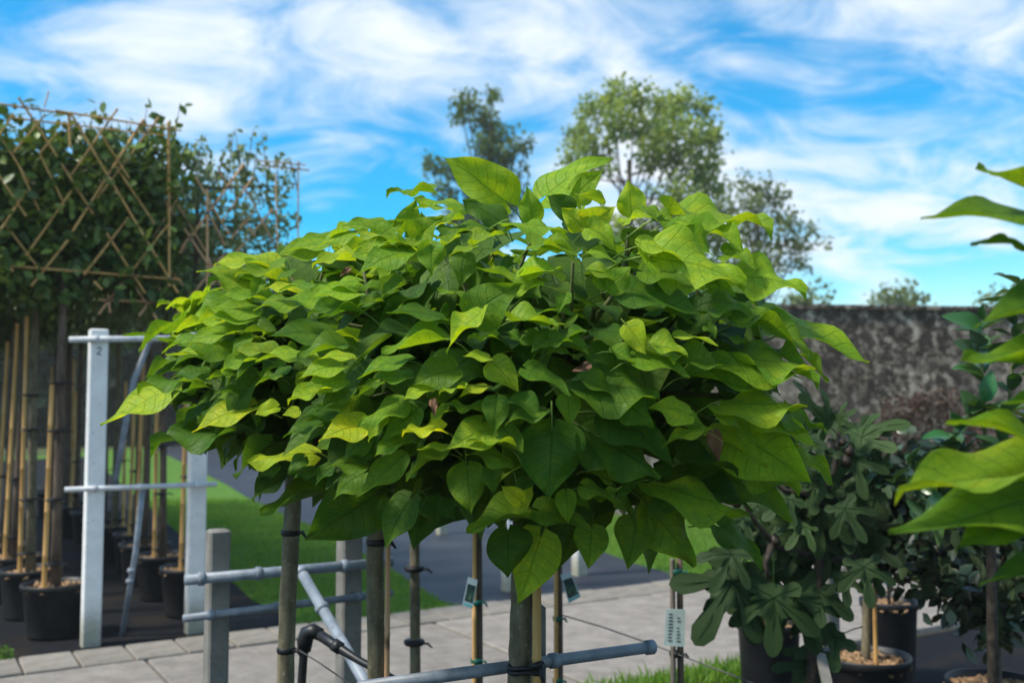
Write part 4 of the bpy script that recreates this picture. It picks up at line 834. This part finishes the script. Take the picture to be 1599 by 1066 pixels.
# ================================================================== THIN TAGGED STEMS BEHIND
def stem_tree(name, px, d, y0, y1, r, cane_px, cane_mat, label, ties, crown=None, mat='trunk', cat='tree', cane_r=.011, cane_top=None):
    b = P(px, 1066, d); b.z = 0; rt = empty(name, b, 0, label=label, cat=cat); t = P(px, y1, d); m_ = P(px + 1, (1066 + y1) / 2, d)
    MB().tube([Vector((0, 0, -.03)), Vector((.004, 0, .4)), m_ - b, t - b], [r * 1.1, r, r * .95, r * .85], 10).build('trunk', mat, rt)
    if cane_px is not None:
        c = P(cane_px, 1000, d - r * 1.2); ct = P(cane_px, cane_top or y1, d - r * 1.2); knobby([Vector((c.x - b.x, c.y - b.y, -.03)), ct - b], cane_r, .32).build('cane', cane_mat, rt)
    for (y, m2) in ties: tie(rt, P((px + (cane_px or px)) / 2, y, d - r * .4) - b, r * 1.75, m2, .022)
    if crown:
        n = crown[1]; c = t + Z * crown[2] - b; pos = np.array(c) + rvec(n) * (rng.random((n, 1)) ** .4) * np.array([crown[0], crown[0], crown[0] * .7]); y = rvec(n); y[:, 2] -= .4; nr = rvec(n) * .6; nr[:, 2] += 1
        link('crown', bulk('crown', OV, OF, rmats(pos, y, nr, .07 + .05 * rng.random(n), .12 + .05 * rng.random(n)), 'pleach_leaf'), rt)
        for i in range(6): MB().tube([t - b - Z * .02, c + rv3(.5 * crown[0])], [.008, .003], 5).build('limb', mat, rt)
    return rt
s1 = stem_tree('young_tree', 647, 4.4, 0, 770, .0235, None, None, 'pale greenish thin stem with two black ties behind the catalpas', [(887, 'rubber_tie'), (1002, 'rubber_tie')], (.35, 700, .22))
s2 = stem_tree('young_tree', 748, 4.2, 0, 820, .013, 741, 'bamboo', 'thin stem and cane with two green ties and a tilted picture tag', [(940, 'green_tie'), (1031, 'green_tie')], (.35, 700, .3), 'bark')
s3 = stem_tree('young_tree', 874, 4.3, 0, 850, .011, 868, 'bamboo', 'thin stem and cane with dark picture tag just right of the main trunk', [(965, 'green_tie'), (1062, 'green_tie')], (.32, 600, .34), 'bark')
s4 = stem_tree('young_tree', 1061, 4.0, 0, 856, .0135, 1050, 'cane_grey', 'cut bare stem tied to a stake and carrying a white paper label', [(892, 'green_tie'), (1020, 'rubber_tie')], None, 'bark', cane_top=872, cane_r=.012)
def card(name, corners, d, mat, label, thick=.0015, extras=None):
    """flat hanging card with real thickness; corners tl,tr,br,bl in pixels"""
    c = [P(x, y, d) for x, y in corners]; ctr = sum(c, Vector()) / 4; nrm = (c[1] - c[0]).cross(c[3] - c[0]).normalized(); nrm = nrm if nrm.y < 0 else -nrm
    rt = empty(name, ctr, 0, label=label, cat='tag'); q = [p - ctr for p in c]
    MB().hexa([q[3] - nrm * thick, q[2] - nrm * thick, q[1] - nrm * thick, q[0] - nrm * thick, q[3] + nrm * thick, q[2] + nrm * thick, q[1] + nrm * thick, q[0] + nrm * thick]).build('card', mat, rt, smooth=False)
    cd_ = [o for o in COL.objects if o.parent == rt][0]
    def at(a, b): return q[0].lerp(q[1], a).lerp(q[3].lerp(q[2], a), b) + nrm * (thick + .0012)
    for (a0, b0_, a1, b1_, m2, nm) in extras or []:
        k = [at(a0, b0_), at(a1, b0_), at(a1, b1_), at(a0, b1_)]; me = bpy.data.meshes.new(nm); me.from_pydata([tuple(p) for p in k], [], [(0, 1, 2, 3)]); me.materials.append(m2 if not isinstance(m2, str) else M[m2]); link(nm, me, cd_)
    return rt, at, nrm
tagp = NM('tag_card', .35, .4); tagp.base((.42, .52, .55)); tagw = NM('tag_white', .5, .3); tagw.base(tagw.ramp(tagw.noise(30, 3), [(.3, (.40, .52, .50)), (.7, (.52, .62, .60))]))
pic = NM('tag_picture', .3, .4); pic.base(pic.ramp(pic.noise(45, 3, .6, 1.5), [(.40, (.012, .022, .03)), (.55, (.03, .07, .06)), (.66, (.14, .26, .12))]))
teal = NM('tag_teal', .4, .4); teal.base((.12, .42, .44))
card('plant_tag', [(731, 900), (746, 905), (738, 950), (722, 944)], 4.08, tagp.m, 'tilted plant picture tag hanging left of the cane with green ties', extras=[(.1, .22, .9, .82, pic.m, 'picture'), (.08, .88, .92, .97, teal.m, 'print_band')])
card('plant_tag', [(875, 897), (891, 892), (907, 931), (888, 941)], 4.17, tagp.m, 'dark plant picture tag hanging askew right of the main trunk', extras=[(.08, .20, .92, .86, pic.m, 'picture'), (.08, .90, .92, .98, teal.m, 'print_band')])
ex = []
for i in range(9):
    y = .12 + .09 * i; ex.append((.16, y, random.uniform(.34, .42), y + .035, 'ink', 'lettering')); ex.append((.58, y + .01, random.uniform(.7, .84), y + .04, 'ink', 'lettering')) if i not in (0, 3) else None
card('plant_tag', [(1040, 950), (1070, 951), (1069, 1009), (1037, 1007)], 3.93, tagw.m, 'white paper label with small print fixed to the cut bare stem', extras=ex)

# ================================================================== FIG TREE
def fig_mesh(seed):
    g = random.Random(seed); mb = MB(); ctr = Vector((0, 0.22, 0.0)); out = []
    # five rounded lobes: (direction from the leaf axis, length, half width)
    lobes = [(-2.0, .42, .10), (-.95, .70, .105), (0, .84, .12), (.95, .70, .105), (2.0, .42, .10)]
    for li, (a, L, w) in enumerate(lobes):
        L *= g.uniform(.9, 1.1); dx, dy = math.sin(a), math.cos(a); nx, ny = dy, -dx
        sinus_r = .29 if abs(a) < 1.9 else .24
        for (t, s_) in ((.46, -.78), (.62, -.95), (.80, -1.08), (.95, -.62), (1.0, 0), (.95, .62), (.80, 1.08), (.62, .95), (.46, .78)):
            j_ = g.uniform(.86, 1.14); out.append(ctr + Vector((dx * L * t + nx * w * s_ * j_, dy * L * t + ny * w * s_ * j_, 0)))
        if li < 4:
            a2 = (a + lobes[li + 1][0]) / 2; out.append(ctr + Vector((math.sin(a2), math.cos(a2), 0)) * sinus_r)
    out.append(Vector((0, .03, 0)))
    b1 = g.uniform(.15, .5); b2 = g.uniform(.2, .5); ph = g.uniform(0, 6)
    def bend(p):
        r = (p - ctr); return Vector((p.x, p.y, -b1 * r.y * abs(r.y) - b2 * r.x * r.x + .03 * math.sin(9 * p.x + ph) + .025 * math.sin(8 * p.y + ph)))
    mid = [ctr + (p - ctr) * .5 for p in out]
    n = len(out); mb.v = [bend(ctr)] + [bend(p) for p in mid] + [bend(p) for p in out]
    for i in range(n):
        k = (i + 1) % n; mb.f.append((0, 1 + i, 1 + k)); mb.f.append((1 + i, 1 + n + i, 1 + n + k, 1 + k))
    mb.tube([(0, .05, 0), (0, -.15, .02), (0, -.35, .0)], [.010, .011, .013], 5, cap=False)
    for (a, L, w) in lobes:   # raised midribs
        p = [bend(ctr + Vector((math.sin(a), math.cos(a), 0)) * L * t) + Vector((0, 0, .004)) for t in (0, .3, .6, .88)]; mb.tube(p, [.010, .008, .005, .002], 4, cap=False)
    return mb.mesh('leaf', 'fig_leaf')
FIG = [fig_mesh(i) for i in range(6)]
fd = 3.75; fb = P(1268, 1066, fd); fb.z = 0
fig = empty('fig_tree', fb, 0, label='potted fig tree with deeply lobed leaves and dark fruits', cat='tree')
def fp(pts): return [P(x, y, d) - fb for x, y, d in pts]
MB().tube([Vector((0, 0, .2))] + fp([(1268, 1066, fd), (1270, 1000, fd), (1277, 920, fd), (1279, 850, fd), (1290, 780, fd + .05), (1303, 740, fd + .05), (1308, 690, fd + .05), (1312, 655, fd + .05)]), [.024, .022, .021, .019, .017, .014, .013, .010, .006], 10).build('trunk', 'dark_bark', fig)
for L in ([(1278, 868, fd), (1245, 862, fd - .02), (1212, 853, fd - .06), (1180, 815, fd - .08), (1160, 783, fd - .1), (1150, 765, fd - .1)], [(1286, 790, fd), (1255, 770, fd), (1226, 765, fd - .04), (1200, 740, fd)], [(1279, 880, fd), (1310, 872, fd + .1), (1345, 868, fd + .15)], [(1295, 760, fd), (1330, 740, fd - .03), (1345, 700, fd)], [(1205, 850, fd - .06), (1195, 880, fd - .1), (1200, 905, fd - .1)]):
    k = len(L); MB().tube(fp(L), [.014 - .009 * i / (k - 1) for i in range(k)], 8).build('limb', 'dark_bark', fig)
for (x, y, r) in ((1210, 844, 9), (1297, 700, 9), (1321, 720, 9), (1326, 704, 8), (1294, 757, 8), (1150, 785, 8), (1315, 690, 7)):
    c = P(x, y, fd - .06) - fb; rr = r / F * fd; MB().lathe([(.0003, -rr), (rr * .6, -rr * .85), (rr, -rr * .25), (rr * .95, rr * .3), (rr * .5, rr * .9), (rr * .18, rr * 1.25), (.0003, rr * 1.35)], 14, c).build('fruit', 'fruit', fig)
def fig_leaf(bx, by, tx, ty, f, tone, d, s=1.0):
    B, Tp = P(bx, by, d + .02), P(tx, ty, d - .04); ax = Tp - B; L = ax.length * s; o = link('leaf', FIG[random.randrange(6)], fig)
    o.matrix_basis = Matrix.Translation(-fb) @ mat4(B, ax, Z * (1 - f) + (CAMP - B).normalized() * f + rv3(.2), L, L, L)
    c0, c1 = (.007, .026, .009), (.040, .085, .016); o.color = (*[c0[i] + (c1[i] - c0[i]) * tone for i in range(3)], 1)
for a in ((1160, 878, 1098, 985, .9, .15), (1165, 872, 1180, 992, .9, .12), (1208, 905, 1207, 1012, 1, .3), (1232, 905, 1275, 1008, .9, .18), (1150, 850, 1120, 905, .7, .15), (1285, 786, 1278, 850, 1, .35), (1262, 815, 1235, 840, .6, .45), (1325, 690, 1402, 655, .5, .6), (1300, 670, 1262, 620, .6, .4), (1305, 660, 1330, 640, .6, .35), (1318, 890, 1322, 935, .9, .15), (1262, 912, 1325, 955, .6, .2), (1290, 690, 1245, 700, .5, .35), (1240, 770, 1200, 800, .6, .25), (1335, 745, 1380, 780, .7, .25), (1330, 700, 1345, 760, .8, .3), (1215, 760, 1180, 720, .6, .35), (1300, 740, 1260, 745, .6, .3), (1240, 700, 1220, 660, .6, .35), (1170, 800, 1135, 830, .6, .2), (1200, 830, 1240, 860, .7, .2), (1345, 868, 1360, 930, .8, .15), (1270, 640, 1258, 600, .5, .5), (1310, 780, 1345, 830, .8, .2)):
    fig_leaf(*a, fd - random.uniform(.0, .14), 1.15)
for i in range(60):
    x, y = random.gauss(1255, 55), random.gauss(800, 75)
    if y < 640 or x < 1135 or x > 1375: continue
    a = random.uniform(0.2, math.pi - .2); L = random.uniform(65, 105); fig_leaf(x, y, x + L * math.cos(a), y + L * math.sin(a) * .8, random.uniform(.3, .9), random.uniform(.05, .4), fd + random.uniform(.02, .3))
PM2 = (pot_mesh(0.19, 0.32), MB().lathe([(0.0005, 0.012), (0.10, 0.008), (0.177, 0)], 20).mesh('soil', 'soil'), chips_mesh(0.168, 200, 2))
make_pot(Vector((fb.x, fb.y, 0)), .19, .32, 'black pot holding the fig tree', 'black pots near the driveway', PM2)

# ================================================================== HOLLY, LAUREL AND THEIR POTS
def simple_leaf(seed, w, serr, fold, droop, mat):
    g = random.Random(seed); V_, F_ = [], []; prof = [(0, .02), (.12, .55), (.30, .92), (.5, 1.0), (.7, .82), (.87, .42), (1, .01)]
    for i, (s, k) in enumerate(prof):
        for v in (-1, -.5, 0, .5, 1):
            x = v * w * k * (1 + (serr if i % 2 else -serr) * (abs(v) == 1)); V_.append(Vector((x, s, fold * abs(x) - droop * s * s + .03 * math.sin(7 * s + seed) * abs(v))))
    for i in range(6):
        for q in range(4): b = i * 5 + q; F_.append((b, b + 1, b + 6, b + 5))
    mb = MB(); mb.v, mb.f = V_, F_; mb.tube([(0, .02, 0), (0, -.12, -.02)], [.012, .014], 4, cap=False); return mb.mesh('leaf', mat)
HOL = [simple_leaf(i, .24, .16, .35, .22, 'holly_leaf') for i in range(4)]; LAU = [simple_leaf(10 + i, .22, .05, .5, .15 + .1 * i, 'laurel_leaf') for i in range(4)]
def leafy(name, base, label, cat, stems, n, meshes, size, c0, c1, stem_mat='dark_bark', trunk=None, cane=None, up=.3, tie_z=None, group=None, inner=0):
    """stems: list of polylines (world); leaves alternate round the outer two thirds of each stem"""
    rt = empty(name, base, 0, label=label, cat=cat, group=group); k = 0
    if trunk: MB().tube([p - base for p in trunk[0]], trunk[1], 10).build('trunk', trunk[2], rt)
    if cane: knobby([c - base for c in cane[0]], cane[1], .3).build('cane', 'bamboo', rt)
    per = max(1, n // len(stems)); pts = []
    for st in stems:
        m_ = len(st); MB().tube([p - base for p in st], [.009 - .006 * i / max(1, m_ - 1) for i in range(m_)], 6).build('stem', stem_mat, rt)
        for i in range(per):
            t = random.uniform(.15, 1.0) * (m_ - 1) * .999; q = int(t); p = st[q].lerp(st[q + 1], t - q); d = (st[q + 1] - st[q]).normalized(); pts.append((p, d, t / (m_ - 1)))
    for i, (p, d, t) in enumerate(pts):
        a = rv3(1); a = (a - d * a.dot(d)).normalized(); y = a * random.uniform(.7, 1) + d * random.uniform(.2, .9) + Z * random.uniform(-.1, .1) * 2; L = size * random.uniform(.75, 1.25)
        o = link('leaf', random.choice(meshes), rt); o.matrix_basis = Matrix.Translation(-base) @ mat4(p, y, Z * up + d * .8 + rv3(.35), L, L, L)
        tn = random.random() ** 1.6; o.color = (*[c0[j_] + (c1[j_] - c0[j_]) * tn for j_ in range(3)], 1)
    if inner:
        nn = inner; pa = np.array([np.array(random.choice(pts)[0] - base) for _ in range(nn)]) + rng.normal(0, .05, (nn, 3)); y = rvec(nn); nr = rvec(nn); nr[:, 2] += .7
        link('inner_leaves', bulk('inner_leaves', OV, OF, rmats(pa, y, nr, np.full(nn, size * .95)), M['holly_bulk'], None), rt, kind='stuff')
    return rt
M['holly_bulk'] = leaf_mat('holly_bulk', veins=False, rough=.3, spec=.5, trans=.1, mode='tint', c1=(.008, .018, .010), c2=(.025, .05, .022))
hdist = 4.7; hb_ = P(1353, 1066, hdist); hb_.z = 0
def blob_stems(ctr, rad, root, n, dseed):
    random.seed(dseed); out = []
    for i in range(n):
        d = rv3(1).normalized(); e = ctr + Vector((d.x * rad[0], d.y * rad[1], d.z * rad[2])) * random.uniform(.75, 1.05); m_ = root.lerp(e, .55) + rv3(.05); out.append([root, m_, e, e + (e - m_) * .12 + Z * .03])
    return out
hc = P(1410, 800, hdist); hr = P(1354, 862, hdist)
tr = [Vector((hb_.x, hb_.y, .25)), P(1352, 1000, hdist), P(1354, 930, hdist), hr]
leafy('holly_tree', hb_, 'dark glossy holly standard with cane, in the pot of pale bark chips', 'tree', blob_stems(hc, (.36, .30, .30), hr, 30, 5), 290, HOL, .09, (.006, .018, .011), (.030, .062, .034), trunk=(tr, [.022, .021, .02, .018], 'trunk'), cane=([Vector((P(1362, 1000, hdist).x, hdist - .04, .25)), P(1364, 840, hdist - .04)], .011), group='dark holly plants', inner=1800)
random.seed(31)
PM3 = (pot_mesh(0.20, 0.45), MB().lathe([(0.0005, 0.012), (0.10, 0.008), (0.187, 0)], 20).mesh('soil', 'soil'), chips_mesh(0.178, 260, 3))
make_pot(Vector((hb_.x, hb_.y, 0)), .20, .45, 'black pot full of pale bark chips under the cane-tied holly', 'black pots near the driveway', PM3)
hd2 = 4.25; hb2 = P(1556, 1066, hd2); hb2.z = 0; hc2 = P(1530, 885, hd2); hr2 = P(1556, 960, hd2)
leafy('holly_bush', hb2, 'broad dark holly bush beneath the large catalpa leaves', 'bush', blob_stems(hc2, (.34, .28, .30), hr2, 28, 6), 280, HOL, .085, (.005, .015, .009), (.024, .05, .026), trunk=([Vector((hb2.x, hb2.y, .2)), P(1556, 1040, hd2), hr2], [.02, .02, .018], 'bark'), cane=([Vector((P(1549, 1050, hd2).x, hd2 - .04, .2)), P(1549, 900, hd2 - .04)], .010), group='dark holly plants', inner=1800)
random.seed(32)
make_pot(Vector((hb2.x, hb2.y, 0)), .20, .45, 'black pot with bark chips under the broad holly bush', 'black pots near the driveway', PM3)
for (px, py, d, lb) in ((1200, 968, 5.2, 'tall black pot behind the fig leaves'), (1388, 935, 5.9, 'large black pot standing behind the chip-filled one')):
    c = P(px, py, d); hgt = c.z; r = .165
    if d < 5.5: r = .165
    pm = (pot_mesh(r, hgt), MB().lathe([(0.0005, 0.012), (r * .5, 0.008), (r * .93, 0)], 20).mesh('soil', 'soil'), chips_mesh(r * .88, 90, 7)); b = Vector((c.x, c.y, 0)); make_pot(b, r, hgt, lb, 'black pots near the driveway', pm)
    stm = [[b + Z * (hgt - .08), b + Z * (hgt + .25), b + Z * (hgt + .5) + rv3(.05)], [b + Z * (hgt + .1), b + Z * (hgt + .3) + rv3(.1), b + Z * (hgt + .45) + rv3(.15)]]
    leafy('potted_shrub', b, 'small dark shrub growing in the ' + lb, 'shrub', stm, 40, HOL, .08, (.006, .018, .010), (.03, .06, .03))
# laurel with upright shoots
ld = 3.55; lb_ = P(1548, 1066, ld); lb_.z = 0; lr = P(1545, 760, ld)
lst = [[lr, P(1538, 690, ld), P(1536, 610, ld), P(1532, 545, ld), P(1530, 505, ld)], [lr, P(1575, 640, ld + .1), P(1585, 520, ld + .1), P(1590, 455, ld + .1)], [lr, P(1505, 720, ld), P(1490, 690, ld)], [lr, P(1450, 760, ld), P(1420, 725, ld + .05)], [lr, P(1600, 700, ld), P(1620, 600, ld)], [lr, P(1480, 780, ld), P(1455, 770, ld - .05)], [lr, P(1565, 700, ld - .1), P(1568, 640, ld - .1)], [lr, P(1500, 800, ld), P(1440, 810, ld)], [lr, P(1400, 760, ld + .2), P(1375, 735, ld + .2)]]
leafy('laurel_shrub', lb_, 'laurel with upright leafy shoots rising against the stained wall', 'shrub', lst, 190, LAU, .105, (.014, .055, .026), (.085, .17, .045), 'shoot', trunk=([Vector((lb_.x, lb_.y, 0)), P(1548, 900, ld), lr], [.02, .018, .014], 'dark_bark'), up=.15)
lroot = [o for o in COL.objects if o.name.startswith('laurel_shrub')][0]
for (bx, by, tx, ty, f) in ((1050,310,918,205,.6),(1060,320,1030,420,.8),(1040,440,938,355,.6),(1050,530,925,468,.5),(1060,650,1088,525,.8),(1050,730,968,622,.6),(1080,740,1152,648,.6),(950,780,905,715,.8),(1060,250,1030,208,.7),(900,830,798,778,.3),(1240,90,1128,8,.5),(1245,195,1158,125,.5),(1060,380,1130,320,.5),(1080,460,1150,390,.5),(1060,420,1010,320,.9),(1200,420,1195,370,.7)):
    bx, by, tx, ty = [1200 + q * .319 if i % 2 == 0 else 420 + q * .319 for i, q in enumerate((bx, by, tx, ty))]; B, Tp = P(bx, by, ld - .02), P(tx, ty, ld - .06); ax = Tp - B; L = ax.length * 1.1
    o = link('leaf', random.choice(LAU), lroot); o.matrix_basis = Matrix.Translation(-lb_) @ mat4(B, ax, Z * (1 - f) + (CAMP - B).normalized() * f + rv3(.25), L * 1.25, L, L); o.color = (.035 * random.uniform(.7, 1.6), .11 * random.uniform(.8, 1.4), .035, 1)
# slanted board, cane and grey posts near the fig
bd = empty('leaning_board', P(1288, 1066, 3.6) * 1.0, 0, label='narrow pale grey board leaning beside the fig cane', cat='board'); bd.location.z = 0
bl = Vector(bd.location); a, b = P(1281, 1020, 3.75), P(1296, 1085, 3.6); e = (b - a).normalized(); g_ = a + e * (a.z / -e.z); e2 = e.cross(Vector((0, 1, 0))).normalized()
auto_flat(MB().box((a + g_) / 2 - bl, (g_ - a) / 2, e2 * .018, e.cross(e2) * .006).build('plank', 'concrete_post', bd, smooth=False))
cn = empty('bamboo_stake', Vector((P(1271, 1066, 3.95).x, 3.95, 0)), 0, label='bamboo stake standing close behind the fig stem', cat='stake'); knobby([(0, 0, -.03), P(1272, 925, 3.95) - Vector(cn.location)], .0125).build('cane', 'bamboo', cn); tie(cn, P(1272, 935, 3.95) - Vector(cn.location), .02, 'green_tie', .03, tail=False)
t_ = P(1292, 846, 5.4); post('concrete_post', (t_.x, t_.y, -.02), t_.z + .1, .085, .085, 'grey concrete post standing behind the fig tree', 'concrete_post', 'grey concrete posts carrying pipes')
# small bright weed at the bed edge
wb_ = G(2, 1036); wd_ = empty('weed_clump', wb_, 0, label='small bright green weed at the paving edge', cat='weed'); n = 160
pos = rvec(n) * .06 * rng.random((n, 1)) ** .4; pos[:, 2] = np.abs(pos[:, 2]) * 1.6 + .01; pos[:, :2] *= 1.3; nr = rvec(n) * .5; nr[:, 2] += 1
M['weed'] = leaf_mat('weed', veins=False, mode='tint', c1=(.05, .14, .02), c2=(.13, .26, .04)); link('foliage', bulk('foliage', OV, OF, rmats(pos, rvec(n), nr, np.full(n, .035)), 'weed'), wd_)

# ================================================================== HAZE
hz_m = bpy.data.materials.new('haze'); hz_m.use_nodes = True; ht = hz_m.node_tree; ht.nodes.clear()
ho = ht.nodes.new('ShaderNodeOutputMaterial'); hv = ht.nodes.new('ShaderNodeVolumePrincipled'); hv.inputs['Color'].default_value = (0.97, 0.96, 0.94, 1); hv.inputs['Density'].default_value = 0.0012
ht.links.new(hv.outputs[0], ho.inputs['Volume'])  # added volume: brightens the far trees and lifts their darks
MB().box((0, 100, 6.5), (255, 0, 0), (0, 205, 0), (0, 0, 7.6)).build('haze', hz_m, None, smooth=False, kind='stuff', label='thin pale haze added over the nursery to brighten the far trees', cat='haze')
